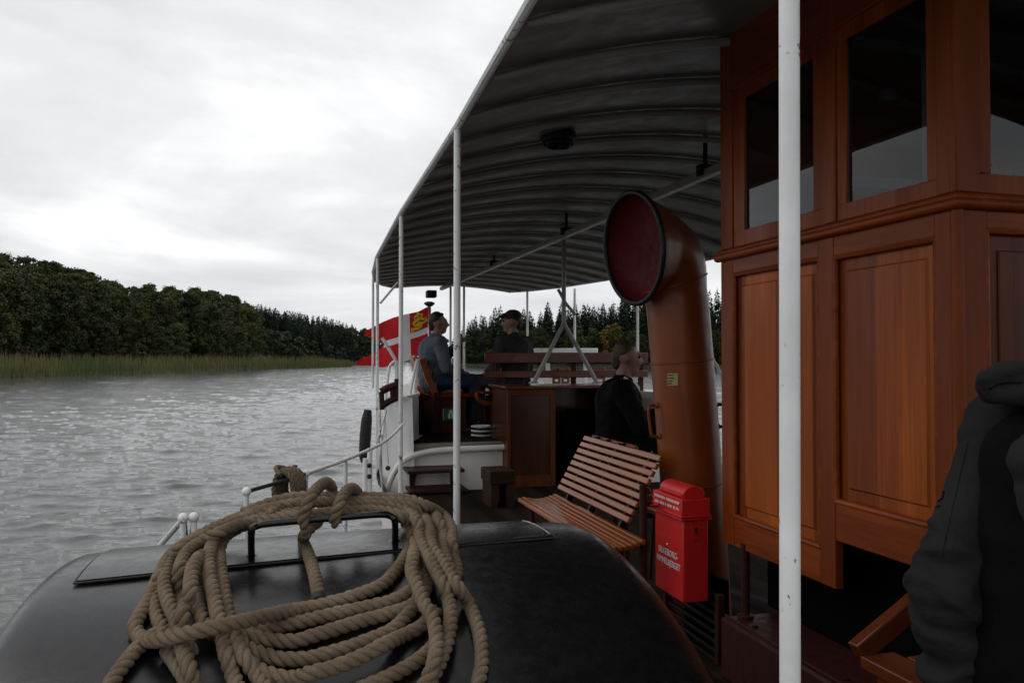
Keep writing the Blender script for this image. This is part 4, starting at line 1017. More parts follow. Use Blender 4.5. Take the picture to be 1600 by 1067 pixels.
# the passenger in the dark jacket at the right edge: his left arm and back are in the picture
sh = P(1556, 690, D=1.30); el = P(1482, 925, D=1.27); wr_ = P(1512, 1120, D=1.30)
ax = Vector((.22, .02, 0))                                        # across the shoulders, towards his right
bk = sh+Vector((.25, -.02, 0)); pel = Vector((bk.x-.02, bk.y-.06, HC-.66))
J4 = dict(turn=R(20), tilt=0); org4 = Vector((bk.x, bk.y, HC-.70))
f4 = Figure(org4, R(50), J4); inv = f4.m.inverted()
def L(p): return tuple(inv @ (Vector(p)-f4.o))
J4.update(pelvis=L(pel+Vector((0, 0, .08))), waist=L(pel+Vector((0, 0, .24))), chest=L(bk-Vector((0, 0, .12))), neck=L(bk+Vector((0, .01, .03))), head=L(bk+Vector((.06, .04, .19))))
J4['shl'] = L(sh); J4['shr'] = L(sh+Vector((.40, -.06, 0))); J4['ell'] = L(el); J4['elr'] = L(sh+Vector((.50, .0, -.28))); J4['wrl'] = L(wr_); J4['wrr'] = L(sh+Vector((.38, .26, -.36)))
for sd_, sx in (('r', 1), ('l', -1)):
    J4['hip'+sd_] = (.10*sx, .02, .09); J4['kn'+sd_] = (.14*sx, .44, .10); J4['an'+sd_] = (.14*sx, .44, -.42); J4['to'+sd_] = (.15*sx, .62, -.47)
p4 = thing('person', 'passenger in a bulky charcoal jacket with black side panel at the right edge', 'person', org4)
fused('body', body_fn(f4, True, .6), skin, p4, .010, 5); fused('hair', hair_fn(f4), hairm, p4, .008, 3, folds(60, .003)); fused('trousers', legs_fn(f4), trous, p4, .012, 5)
fused('shoes', shoe_fn(f4), leather, p4, .010, 4)
def crease(c):
    n = mnoise.noise
    a_ = abs(n(Vector((c.x*7+c.z*6, c.y*8, c.z*13-c.x*9)))); b_ = abs(n(Vector((c.x*15-c.z*9, c.y*15, c.z*26))))
    return .011*a_+.005*b_-.005+.0006*n(c*120)
def sleeve(mb):
    j = f4.j; k = 30
    pts = [j('shl').lerp(j('ell'), t/k) for t in range(k+1)]
    mb.tube(pts, [.050+.007*t/k+.0035*math.sin(t*.9)*(t/k) for t in range(k+1)], 18); mb.ball(j('shl'), .056, 16, 10); mb.ball(j('ell'), .057, 16, 10)
    pts = [j('ell').lerp(j('wrl'), t/k) for t in range(k+1)]
    mb.tube(pts, [.056+.005*math.sin(t*.8) for t in range(k+1)], 18); mb.ball(j('wrl'), .055, 16, 10)
    d = (j('ell')-j('shl')).normalized(); side = d.cross(Vector((0, 1, 0))).normalized()
    for t, r_, w_, ph in ((.60, .050, .006, 3), (.74, .052, .008, 1), (.86, .054, .009, 2.6), (.97, .055, .011, .4), (1.07, .054, .010, 2)):
        c = j('shl').lerp(j('ell'), t); mb.tube([c+side*math.cos(a)*r_+d.cross(side)*math.sin(a)*r_+d*(.030*math.sin(a+ph)) for a in np.linspace(0, 6.283, 30)[:-1]], w_, 8, closed=True)
    e2 = (j('wrl')-j('ell')).normalized(); s2 = e2.cross(Vector((0, 1, 0))).normalized()
    for t, r_, w_, ph in ((.20, .054, .010, 0), (.34, .054, .010, 2), (.50, .054, .011, 4), (.68, .054, .010, 1)):
        c = j('ell').lerp(j('wrl'), t); mb.tube([c+s2*math.cos(a)*r_+e2.cross(s2)*math.sin(a)*r_+e2*(.026*math.sin(a+ph)) for a in np.linspace(0, 6.283, 30)[:-1]], w_, 8, closed=True)
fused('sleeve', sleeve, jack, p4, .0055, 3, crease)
def trunk4(mb):
    cone(mb, P(1652, 735, D=1.21), P(1648, 900, D=1.21), .104, .106); cone(mb, P(1648, 900, D=1.21), P(1640, 1250, D=1.22), .106, .12)
    cone(mb, P(1800, 660, D=1.36), P(1780, 1250, D=1.36), .14, .16)
    j = f4.j; cone(mb, P(1830, 690, D=1.36), j('shr'), .12, .085); cone(mb, j('shr'), j('elr'), .08, .068); cone(mb, j('elr'), j('wrr'), .068, .055)
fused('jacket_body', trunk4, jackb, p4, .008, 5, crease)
def yoke(mb):
    mb.tube(curve_pts([P(1560, 672, D=1.31), P(1590, 640, D=1.30), P(1650, 622, D=1.30), P(1800, 620, D=1.32)], .01), .058, 16); mb.ball(P(1562, 680, D=1.30), .058, 16, 10)
    cone(mb, P(1632, 722, D=1.12), P(1640, 800, D=1.12), .046, .036)
fused('shoulder_yoke', yoke, jack, p4, .006, 4, crease)
hc = P(1600, 612, D=1.20)
def hood(mb):
    pts = [P(1537, 606, D=1.25), P(1543, 592, D=1.22), P(1562, 581, D=1.19), P(1590, 578, D=1.17), P(1640, 574, D=1.2), P(1690, 580, D=1.28)]
    mb.tube(curve_pts(pts, .01), .017, 12)
    pts2 = [P(1548, 616, D=1.26), P(1562, 610, D=1.22), P(1592, 610, D=1.18), P(1640, 616, D=1.2), P(1690, 620, D=1.28)]; mb.tube(curve_pts(pts2, .01), .022, 12)
    mb.ball(P(1640, 610, D=1.26), .06, 14, 10, (1.2, .8, .5))
fused('hood', hood, jack, p4, .006, 5, crease)
# seams and a small badge sewn on the sleeve
from mathutils.bvhtree import BVHTree
parts4 = [o for o in p4.children if o.name.split('.')[0] in ('sleeve', 'shoulder_yoke', 'jacket_body', 'hood')]
trees4 = [BVHTree.FromPolygons([v_.co+p4.location for v_ in o.data.vertices], [tuple(p.vertices) for p in o.data.polygons]) for o in parts4]
def on_jacket(px, py, h=.001):
    best = None; d = ray(px, py).normalized()
    for t_ in trees4:
        r_ = t_.ray_cast(Vector((0, 0, HC)), d)
        if r_[0] is not None and (best is None or r_[3] < best[1]): best = (r_[0]-d*h, r_[3])
    return best[0] if best else None
def sew(name, path, r_, mat_):
    pts = [on_jacket(a, c) for a, c in path]; pts = [p for p in pts if p is not None]
    if len(pts) > 2: mb = MB(); mb.tube(pts, r_, 6); mb.build(name, mat_, p4)
def line(*pts):
    out = []
    for (a, c), (e_, f_) in zip(pts, pts[1:]): out += [(a+(e_-a)*t/8, c+(f_-c)*t/8) for t in range(8)]
    return out
sew('sleeve_seam', line((1512, 690), (1500, 740), (1482, 820), (1468, 880)), .0008, jack)
sew('sleeve_badge', line((1461, 781), (1467, 770), (1475, 768), (1473, 778), (1464, 784), (1461, 781)), .0016, jackb)
sew('sleeve_badge', line((1462, 792), (1466, 791), (1470, 790)), .0012, jackb)
sew('hood_seam', line((1545, 608), (1560, 600), (1580, 597), (1600, 598)), .0012, jackb)
# stool the passenger sits on: broad seat boards mitred at the corner
seat = thing('slatted_stool', 'low wooden seat with two mitred boards partly hidden by the dark jacket', 'seat', P(1345, 1030, z=-.62))
C = P(1338, 1020, z=-.62); e1 = P(1412, 958, D=1.78); e2 = Vector((C.x+.01, C.y-.45, C.z))
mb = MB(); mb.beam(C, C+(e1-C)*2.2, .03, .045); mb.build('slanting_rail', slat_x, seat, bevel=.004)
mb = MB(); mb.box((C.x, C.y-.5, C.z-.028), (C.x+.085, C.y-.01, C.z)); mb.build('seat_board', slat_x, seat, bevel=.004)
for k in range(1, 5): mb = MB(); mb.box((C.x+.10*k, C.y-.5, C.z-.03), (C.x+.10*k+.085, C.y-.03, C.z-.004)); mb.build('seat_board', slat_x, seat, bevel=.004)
for dx, dy in ((.04, -.06), (.04, -.45), (.42, -.06), (.42, -.45)): mb = MB(); mb.box((C.x+dx-.02, C.y+dy-.02, HC-1.21), (C.x+dx+.02, C.y+dy+.02, C.z-.031)); mb.build('leg', wood_z, seat)
# ------------------------------------------------------------------ companion house
ch = thing('companion_house', 'low dark wooden companionway house with an open black doorway facing forward', 'companionway', V(2.4, 7.8, -1.21))
cy_ = 7.5; cx0 = P(793, 650, y=cy_).x; cx1 = P(868, 650, y=cy_).x; cx2 = 3.0; cx3 = P(990, 650, y=cy_).x; czt = P(830, 603, y=cy_).z-HC
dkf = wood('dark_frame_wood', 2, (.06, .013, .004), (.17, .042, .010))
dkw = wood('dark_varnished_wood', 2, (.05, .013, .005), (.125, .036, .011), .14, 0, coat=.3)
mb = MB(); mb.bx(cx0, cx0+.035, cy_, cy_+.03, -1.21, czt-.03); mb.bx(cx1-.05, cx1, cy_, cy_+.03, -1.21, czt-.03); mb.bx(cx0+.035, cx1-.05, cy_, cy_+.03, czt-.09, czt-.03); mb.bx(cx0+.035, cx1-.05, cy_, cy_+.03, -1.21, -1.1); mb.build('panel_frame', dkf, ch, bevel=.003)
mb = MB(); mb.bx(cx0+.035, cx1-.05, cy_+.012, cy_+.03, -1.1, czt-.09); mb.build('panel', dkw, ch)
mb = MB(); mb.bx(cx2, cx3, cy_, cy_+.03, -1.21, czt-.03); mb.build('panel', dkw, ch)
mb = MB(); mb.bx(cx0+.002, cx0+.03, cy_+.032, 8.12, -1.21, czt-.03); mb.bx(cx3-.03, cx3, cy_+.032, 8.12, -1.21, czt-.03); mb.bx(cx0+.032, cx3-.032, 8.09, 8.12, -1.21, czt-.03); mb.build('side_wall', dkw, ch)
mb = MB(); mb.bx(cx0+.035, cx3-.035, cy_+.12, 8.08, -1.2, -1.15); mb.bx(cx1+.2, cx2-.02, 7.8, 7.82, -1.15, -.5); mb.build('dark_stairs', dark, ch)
mb = MB(); mb.bx(cx0-.03, cx3+.03, cy_-.03, 8.18, czt-.028, czt); mb.build('roof_board', slat_x, ch, bevel=.008)
mb = MB(); mb.lathe(P(824, 597, y=7.7), (0, -1, 0), [(0, .03), (.02, .03)], 14); mb.build('ring_fitting', blackm, ch)

# ------------------------------------------------------------------ benches on the aft deck
AZ = -.80
tb = thing('transverse_bench', 'wooden railed bench across the aft deck with its back towards the wheelhouse', 'bench', V(2.8, 8.4, AZ))
def T(px, py, y=8.3): return P(px, py, y=y)
for py, h in ((559, .11), (585, .075)):
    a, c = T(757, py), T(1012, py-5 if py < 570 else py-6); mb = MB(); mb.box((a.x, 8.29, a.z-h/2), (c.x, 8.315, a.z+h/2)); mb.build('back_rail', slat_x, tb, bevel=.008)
for px in (777, 895, 1000):
    a = T(px, 556, 8.35); mb = MB(); mb.beam(Vector((a.x, 8.335, HC+AZ)), Vector((a.x, 8.335, a.z+.03)), .055, .03, (0, 1, 0)); mb.build('upright', maroon, tb, bevel=.004)
    mb = MB(); mb.beam(Vector((a.x, 8.80, HC+AZ)), Vector((a.x, 8.80, HC-.40)), .045, .03, (0, 1, 0)); mb.build('leg', maroon, tb, bevel=.004)
a, c = T(757, 610), T(1012, 608)
for k in range(5): mb = MB(); mb.box((a.x, 8.36+k*.095, HC-.372), (c.x, 8.445+k*.095, HC-.345)); mb.build('seat_board', slat_x, tb, bevel=.006)
pb = thing('side_bench', 'wooden bench on the aft deck where the man in the blue shirt sits', 'bench', V(1.5, 9.2, AZ))
pw = wood('bench_end_wood', 2, (.12, .03, .008), (.30, .085, .025), coat=.5)
e0 = P(659, 560, y=8.75); e1 = P(681, 616, y=8.75); e2 = P(680, 690, y=8.6)
mb = MB(); cc = [e0, e0.lerp(e1, .55)+Vector((-.015, 0, 0)), e1]; 
for t0, t1 in zip(cc, cc[1:]): mb.beam(t0, t1, .07, .04, (0, 1, 0))
mb.build('end_support', pw, pb, bevel=.006)
mb = MB(); mb.beam(e1+Vector((.01, 0, .02)), Vector((e1.x-.02, 8.75, HC+AZ)), .07, .05, (0, 1, 0)); mb.build('leg', maroon, pb, bevel=.004)
sx1 = P(746, 617, y=8.75)
mb = MB(); mb.box((e1.x-.02, 8.74, e1.z-.035), (sx1.x, 10.6, e1.z)); mb.build('seat', wood('matt_seat_wood', 1, (.10, .02, .004), (.2, .05, .01), spec=.02, rough=.95, coat=0), pb, bevel=.01)
for t in (.12, .45, .8):
    q = e0.lerp(e1, t); mb = MB(); mb.beam(q+Vector((.03, 0, 0)), q+Vector((.38, 1.9, 0)), .02, .08); mb.build('back_board', slat, pb, bevel=.006)
mb = MB(); mb.box((e1.x+.03, 8.78, HC+AZ), (sx1.x-.12, 10.5, e1.z-.036)); mb.build('locker_front', dkw, pb, bevel=.004)
sg = thing('lifejacket_sign', 'small green safety sign with white lifejacket symbol on the dark bench locker', 'sign', P(703, 647, y=8.76))
a, c = P(693, 638, y=8.77), P(714, 656, y=8.77); mb = MB(); mb.box((a.x, 8.765, c.z), (c.x, 8.774, a.z)); mb.build('plate', green, sg)
cx = (a.x+c.x)/2+.005; cz = (a.z+c.z)/2; mb = MB()
mb.box((cx-.03, 8.760, cz-.045), (cx-.006, 8.763, cz+.012)); mb.box((cx+.006, 8.760, cz-.045), (cx+.03, 8.763, cz+.012)); mb.lathe((cx, 8.763, cz+.027), (0, -1, 0), [(0, .02), (.003, .02)], 12); mb.build('symbol', textw, sg)
mb = MB(); mb.box((a.x-.006, 8.762, c.z), (a.x, 8.775, a.z)); mb.build('edge', textw, sg)
# companion bench seat in front of the man's knees
kb = thing('knee_bench', 'short wooden bench end with maroon legs beside the transverse bench', 'bench', V(2.05, 8.9, AZ))
a, c = P(745, 622, y=8.7), P(772, 612, y=8.7); mb = MB(); mb.tube(curve_pts([Vector((a.x, 8.7, c.z)), Vector((a.x+.02, 8.7, a.z-.02)), Vector((a.x+.12, 8.7, a.z-.06)), Vector((c.x+.1, 8.7, a.z-.065))], .02), .03, 8); mb.build('seat_end', pw, kb)
for px in (757, 768): mb = MB(); p = P(px, 628, y=8.75); mb.tube([p, Vector((p.x+.01, 8.75, HC+AZ))], .022, 8); mb.build('leg', maroon, kb)
wc = thing('coiled_line', 'coil of thin black and white striped line lying at the foot of the bench', 'rope', P(750, 683, y=8.4))
for k in range(5):
    mb = MB(); z = HC+AZ+.012+k*.022; x0 = P(750, 680, y=8.4).x; r_ = .095
    mb.tube([Vector((x0+r_*math.cos(a)+.008*(k % 2), 8.35+r_*math.sin(a), z)) for a in np.linspace(0, 6.283, 30)[:-1]], .0115, 8, closed=True)
    mb.build('turn', ropew if k % 2 == 0 else blackm, wc)
# stern rail with balusters, slatted seat backs
sr = thing('stern_rail', 'white stern rail with thin balusters on the cap of the curved bulwark', 'railing', V(1.4, 9.5, -.35))
tp = [P(632, 566, y=8.5), P(655, 562, y=8.9), V(1.50, 10.2, -.02), V(1.72, 11.4, -.02), V(2.0, 12.1, -.02)]
mb = MB(); mb.tube(curve_pts([V(1.16, 8.05, -.03)]+tp[1:], .05), .016, 8); mb.build('top_rail', whitep, sr)
for y in (8.1, 8.3, 8.5, 8.7, 8.9, 9.1, 9.5, 10, 10.6, 11.2, 11.8):
    x = inner(y)-.03; xt = np.interp(y, [8.05, 8.9, 10.2, 11.4, 12.1], [1.16, P(655, 562, y=8.9).x, 1.5, 1.72, 2.0]); mb = MB(); mb.tube([V(x, y, -.355), V(xt, y, -.03)], .013, 8); mb.build('baluster', whitep, sr)
ss = thing('curved_bench', 'curved brown slatted seat back round the stern behind the white rail', 'bench', V(1.8, 11.5, AZ))
for y in np.arange(9.6, 12.6, .16):
    x = inner(y)+.12; x2 = x-.12; mb = MB(); mb.beam(V(x, y, -.45), V(x2, y, .0+.03*math.sin(y*9)), .02, .10, (0, 1, 0)); mb.build('back_slat', slat, ss, bevel=.005)
mb = MB(); mb.tube(curve_pts([V(inner(y)+.02, y, .02) for y in np.arange(9.55, 12.6, .2)], .05), .018, 8); mb.build('top_band', slat, ss)
mb = MB(); mb.grid([[V(inner(y)+d, y, -.42) for y in np.arange(9.6, 12.6, .1)] for d in (.1, .42)]); mb.grid([[V(inner(y)+.42, y, z) for y in np.arange(9.6, 12.6, .1)] for z in (-.42, -.79)]); mb.build('seat', slat, ss)
# starboard side: white locker and wooden chair backs against the bulwark
lk = thing('white_locker', 'white boxy locker standing on the far starboard bulwark beyond the bench', 'locker', P(900, 560, y=11))
a, c = P(842, 544, y=11.0), P(930, 556, y=11.0); mb = MB()
mb.hexa([Vector((a.x+.06, 10.9, c.z-.06)), Vector((c.x, 10.9, c.z-.06)), Vector((c.x, 11.3, c.z-.06)), Vector((a.x+.06, 11.3, c.z-.06)), Vector((a.x, 10.88, a.z)), Vector((c.x, 10.88, a.z)), Vector((c.x, 11.32, a.z)), Vector((a.x, 11.32, a.z))]); mb.build('shell', white, lk, bevel=.01)
for px in (856, 915): mb = MB(); p = P(px, 560, y=11.1); mb.beam(Vector((p.x, 11.1, HC+AZ)), Vector((p.x, 11.1, c.z-.06)), .05, .05, (0, 1, 0)); mb.build('leg', white, lk)
for i, (px, wpx, lab) in enumerate(((868, 9, 'wooden chair back nearest the white brace, seen under the back rail of the bench'), (882, 9, 'wooden chair back in the middle of three beyond the bench rails'), (936, 12, 'wooden chair back nearest the seated man in the black suit'))):
    chd = thing('deck_chair', lab, 'chair', P(px, 600, y=10.3), 'wooden chairs along the starboard bulwark')
    a, c = P(px-wpx/2, 575, y=10.3), P(px+wpx/2, 640, y=10.3)
    for xx in (a.x, c.x): mb = MB(); mb.beam(Vector((xx, 10.3, HC+AZ)), Vector((xx, 10.25, a.z)), .028, .028, (0, 1, 0)); mb.build('back_post', pw, chd)
    for zf in (.02, .12, .2): mb = MB(); mb.beam(Vector((a.x, 10.26, a.z-zf)), Vector((c.x, 10.26, a.z-zf)), .015, .05); mb.build('back_slat', slat_x, chd)
    mb = MB(); mb.box((a.x-.03, 10.3, HC-.40), (c.x+.28, 10.7, HC-.37)); mb.build('seat', slat_x, chd)
    for xx in (a.x, c.x+.2): mb = MB(); mb.beam(Vector((xx, 10.66, HC+AZ)), Vector((xx, 10.66, HC-.401)), .028, .028, (0, 1, 0)); mb.build('leg', pw, chd)

# ------------------------------------------------------------------ flagstaff and flag
FY = 13.0
a, c = P(671, 478, y=FY), P(675, 640, y=FY)
fs = thing('flagstaff', 'brown varnished flagstaff with a round truck at the stern', 'flagstaff', c)
mb = MB(); mb.tube([c, a], [.035, .024], 10); mb.build('staff', pw, fs)
mb = MB(); mb.lathe(a, (0, 0, 1), [(-.01, .028), (.0, .05), (.03, .085), (.05, .085), (.07, .04)], 14); mb.build('truck', maroon, fs)
top_ = [(0, 669, 479), (.16, 653, 487), (.36, 634, 491), (.55, 615, 496), (.75, 598, 503), (.9, 583, 511), (1, 571, 517)]
bot_ = [(0, 669, 552), (.16, 655, 556), (.36, 637, 563), (.55, 620, 570), (.75, 598, 574), (.9, 575, 571), (1, 556, 571)]
def fpt(u, v, off=0):
    tx, ty = interp(u, [(p[0], p[1]) for p in top_]), interp(u, [(p[0], p[2]) for p in top_])
    bx_, by_ = interp(u, [(p[0], p[1]) for p in bot_]), interp(u, [(p[0], p[2]) for p in bot_])
    wv = .10*math.sin(u*9+v*1.5)*u+.04*math.sin(u*19-v*3)*u
    return P(bx_+(tx-bx_)*v, by_+(ty-by_)*v, y=FY-.02+wv-off)
us = sorted(set(list(np.linspace(0, 1, 61))+[.30, .44])); 
def gap(u): return max(0, (u-.72)/.28)*.36
flag = thing('ship_flag', 'red swallow tailed flag with white cross and gold emblem flying at the stern', 'flag', P(630, 530, y=FY))
mb = MB(); hv = [0, .12, .25, .37, .435, .5]
for half in (0, 1):
    rows = []
    for u in us:
        g_ = gap(u); r = []
        for h in hv:
            v = h if half == 0 else 1-h
            if half == 0: v = v if v < .43 else v
            vv = v*(1-2*g_) if half == 0 else 1-(1-v)*(1-2*g_)
            r.append(fpt(u, vv))
        rows.append(r)
    for i in range(len(us)-1):
        for j in range(len(hv)-1):
            um = (us[i]+us[i+1])/2; w_ = (.30 < um < .44) or (hv[j] >= .43 and um < .74)
            q = [rows[i][j], rows[i+1][j], rows[i+1][j+1], rows[i][j+1]]
            mb.add(q, [(0, 1, 2, 3)], 1 if w_ else 0)
mb.build('cloth', [flagr, flagw], flag, smooth=180)
mb = MB(); E = lambda u, v: fpt(u, v, .012)           # crown over a scrolled emblem in the hoist canton
def blob(pts, r): mb.tube(curve_pts([E(*p) for p in pts], .012), r, 6)
blob([(.10, .845), (.16, .84), (.22, .835)], .016)
for u in (.105, .16, .215): blob([(u, .85), (u-.004, .89), (.16, .925)], .013)
mb.ball(E(.16, .945), .022, 8, 6); mb.ball(E(.10, .89), .016, 8, 6); mb.ball(E(.22, .885), .016, 8, 6)
blob([(.06, .76), (.12, .81), (.19, .80), (.24, .75), (.20, .69), (.12, .68), (.09, .72)], .022)
blob([(.05, .79), (.03, .74), (.07, .70), (.13, .73), (.18, .74)], .018)
blob([(.28, .62), (.22, .63), (.16, .62), (.10, .66)], .020)
blob([(.27, .66), (.24, .60), (.28, .575)], .016); blob([(.14, .77), (.16, .72), (.20, .72)], .018)
mb.build('emblem', flagy, flag)
# ------------------------------------------------------------------ lake, shores, reeds, woods
def W(px, D, z=0): X = (px-800)/FPX*D; return Vector((rgt.x*X+math.sin(YAW)*D, rgt.y*X+math.cos(YAW)*D, z))
# water: fan of quads, fine near the boat, displaced by a spectrum of wind waves
nr = 1000
ang = np.radians(np.concatenate([np.linspace(-66, -36, 50)[:-1], np.linspace(-36, -5, 800)[:-1], np.linspace(-5, 52, 150)]))+YAW; na = len(ang)
rr = 1.2*np.exp(np.linspace(0, math.log(140/1.2), nr-16)); rr = np.concatenate([rr, 140*np.exp(np.linspace(.12, math.log(4000/140), 16))])
A, RRm = np.meshgrid(ang, rr)
X = RRm*np.sin(A); Y = RRm*np.cos(A); Z = np.zeros_like(X); DX = np.zeros_like(X); DY = np.zeros_like(X)
wr = np.random.default_rng(3)
cell = np.maximum(RRm*np.gradient(ang)[None, :], RRm*(math.log(140/1.2)/(nr-16)))
for k in range(108):
    lam = .075*(16 ** (k/79.0)) if k < 80 else 1.2*(3.2 ** ((k-80)/27)); th = R(258)+wr.normal(0, .42); amp = (.0040*lam**.95 if k < 80 else .0013*lam)*wr.uniform(.5, 1.4)
    kx, ky = math.cos(th)*2*math.pi/lam, math.sin(th)*2*math.pi/lam; ph = wr.uniform(0, 6.28)
    wgt = np.clip(lam/cell/2.5-.6, 0, 1)
    gust = .85+.22*np.sin(X*.11+k*.13+1)*np.sin(Y*.09+k*.11)
    p_ = kx*X+ky*Y+ph
    Z += amp*wgt*gust*(np.cos(p_)+.28*np.cos(2*p_)); DX -= 1.1*amp*wgt*gust*math.cos(th)*np.sin(p_); DY -= 1.1*amp*wgt*gust*math.sin(th)*np.sin(p_)
co = np.stack([X+DX, Y+DY, Z], -1).reshape(-1, 3)
ii = np.arange(nr*na).reshape(nr, na)
fa = np.stack([ii[:-1, :-1], ii[:-1, 1:], ii[1:, 1:], ii[1:, :-1]], -1).reshape(-1, 4)[:, ::-1]
me = bpy.data.meshes.new('lake_water'); me.vertices.add(len(co)); me.vertices.foreach_set('co', co.ravel())
me.loops.add(fa.size); me.loops.foreach_set('vertex_index', fa.ravel().astype(np.int32)); me.polygons.add(len(fa))
me.polygons.foreach_set('loop_start', np.arange(0, fa.size, 4, dtype=np.int32)); me.polygons.foreach_set('loop_total', np.full(len(fa), 4, dtype=np.int32))
me.polygons.foreach_set('use_smooth', np.ones(len(fa), dtype=bool)); me.update(calc_edges=True); me.materials.append(waterm)
o = bpy.data.objects.new('lake_water', me); COL.objects.link(o); tag(o, kind='structure')
# the rest of the lake, behind and far to the sides of the boat
mb = MB(); mb.lathe((0, 0, -.12), (0, 0, 1), [(0, 4000), (.0, 3000), (0, 1000), (0, 200), (0, 3)], 48, cap=False); o = mb.build('outer_water', waterm, fixn=False); tag(o, kind='structure')

D0 = [(-700, 48), (-300, 66), (0, 88), (120, 103), (250, 121), (400, 163), (480, 190), (530, 212), (550, 226), (556, 455), (640, 470), (690, 420), (722, 262), (800, 240), (1130, 236), (1300, 225), (1700, 190)]
RB = [(-700, 22), (0, 30), (250, 34), (400, 28), (520, 22), (548, 6), (556, 2), (1700, 2)]           # width of the reed belt
HILL = [(-700, 7), (0, 7), (100, 6), (200, 6.5), (270, 9), (330, 10), (400, 8), (450, 6), (500, 5), (560, 4), (640, 3), (720, 2), (800, 3), (1130, 4.5), (1700, 4)]
def d0(px): return interp(px, D0)
def ground(px, D):
    s = D-d0(px); rb = interp(px, RB)
    return -.5+.85*min(1, max(0, s/3))+min(1, max(0, (s-rb-interp(px, [(400, 0), (440, 30), (545, 190), (552, 190), (556, 0)]))/90))*interp(px, HILL)
pxs = sorted(list(np.arange(-700, 1700, 12))+[551, 553, 555])
rows = [[Vector((*W(px, d0(px)+s)[:2], ground(px, d0(px)+s))) for px in pxs] for s in (0, 1.5, 3, 8, 20, 36, 50, 70, 95, 125, 180, 240, 300, 400)]
MB().grid(rows).build('shore', soil, smooth=60, fixn=False)
tag(bpy.data.objects['shore'], kind='structure')

# reeds: one dense bed of blades
vs = []; fs = []; rg = random.Random(5)
def reed(p, h, wd):
    a = rg.uniform(0, math.pi); c, s = math.cos(a)*wd, math.sin(a)*wd; b_ = rg.gauss(0, .22), rg.gauss(0, .22)
    n_ = len(vs)
    vs.extend([(p.x-c, p.y-s, p.z-.2), (p.x+c, p.y+s, p.z-.2), (p.x+c*.9+b_[0]*.4, p.y+s*.9+b_[1]*.4, p.z+h*.62), (p.x-c*.9+b_[0]*.4, p.y-s*.9+b_[1]*.4, p.z+h*.62), (p.x+b_[0], p.y+b_[1], p.z+h)])
    fs.append((n_, n_+1, n_+2, n_+3)); fs.append((n_+3, n_+2, n_+4))
px = -420.0
while px < 552:
    dd = d0(px); step = 0.10/dd*FPX; rb = interp(px, RB)
    for k in range(6):
        s = (rg.random()**1.7)*rb-.5; q = px+rg.uniform(0, step); D = d0(q)+s
        p = W(q, D, max(-.1, ground(q, D)) if s > .4 else -.1)
        hh = rg.uniform(2.0, 2.75)*(.78+.22*min(1, (s+.4)/2.5))*(1+.16*mnoise.noise(Vector((p.x*.12, p.y*.12, 0))))
        if px > 500: hh *= 1-.35*(px-500)/52
        reed(p, hh, rg.uniform(.035, .075))
    px += step
me = bpy.data.meshes.new('reed_bed'); me.from_pydata(vs, [], fs); me.materials.append(reedm)
o = bpy.data.objects.new('reed_bed', me); COL.objects.link(o); tag(o, 'belt of brown and green reeds along the left shore below the trees', 'reeds', kind='stuff')

# ---- tree kinds: (crown mesh, trunk mesh)
def crown_mesh(name, leafm, seed, H, Wd, base, nblob, nleaf, size, top_power=1.0):
    g_ = random.Random(seed); vs = []; fs = []
    for b_ in range(nblob):
        t = g_.random()**.8; z = base+(H-base)*t
        env = Wd*math.sqrt(max(.03, 1-((t-.42)/.62)**2))*(.78+.75*mnoise.noise(Vector((seed*3.1, t*4, math.floor(b_/9)*1.7))))
        a = g_.uniform(0, 6.283); r_ = env*math.sqrt(g_.random())*.92; cx, cy = math.cos(a)*r_, math.sin(a)*r_
        br = g_.uniform(.35, 1.1)*Wd*.22
        for k in range(nleaf):
            d = Vector((g_.gauss(0, 1), g_.gauss(0, 1), g_.gauss(0, 1)*.75+.25)).normalized(); rr_ = br*(g_.random()**.35)
            p = Vector((cx, cy, z))+d*rr_; nrm = (d+Vector((g_.gauss(0, .5), g_.gauss(0, .5), g_.gauss(0, .5)+.2))).normalized()
            u = nrm.orthogonal().normalized(); u = (u*math.cos(k*1.7)+nrm.cross(u)*math.sin(k*1.7)); w_ = nrm.cross(u); s = size*g_.uniform(.6, 1.3)
            n_ = len(vs); vs.extend([p-u*s*.5-w_*s*.2, p+u*s*.1-w_*s*.5, p+u*s*.6+w_*s*.1, p+w_*s*.5-u*s*.15]); fs.append((n_, n_+1, n_+2, n_+3))
    me = bpy.data.meshes.new(name); me.from_pydata([tuple(v) for v in vs], [], fs); me.materials.append(leafm); return me
def trunk_mesh(name, seed, H, base, r0, limbs):
    g_ = random.Random(seed); mb = MB(); pts = [Vector((g_.gauss(0, .02*H*t), g_.gauss(0, .02*H*t), H*.86*t-.6*(t == 0))) for t in np.linspace(0, 1, 8)]
    mb.tube(pts, [r0*(1-.85*t) for t in np.linspace(0, 1, 8)], 8)
    for k in range(limbs):
        t = g_.uniform(base/H*.8, .75); o_ = pts[int(t*7)]; a = g_.uniform(0, 6.283); L_ = H*.24*(1.2-t)
        mb.tube([o_, o_+Vector((math.cos(a)*L_*.5, math.sin(a)*L_*.5, L_*.35)), o_+Vector((math.cos(a)*L_, math.sin(a)*L_, L_*.9))], [r0*.42, r0*.28, r0*.1], 6)
    o = mb.build(name, bark, smooth=180); me = o.data; bpy.data.objects.remove(o); return me
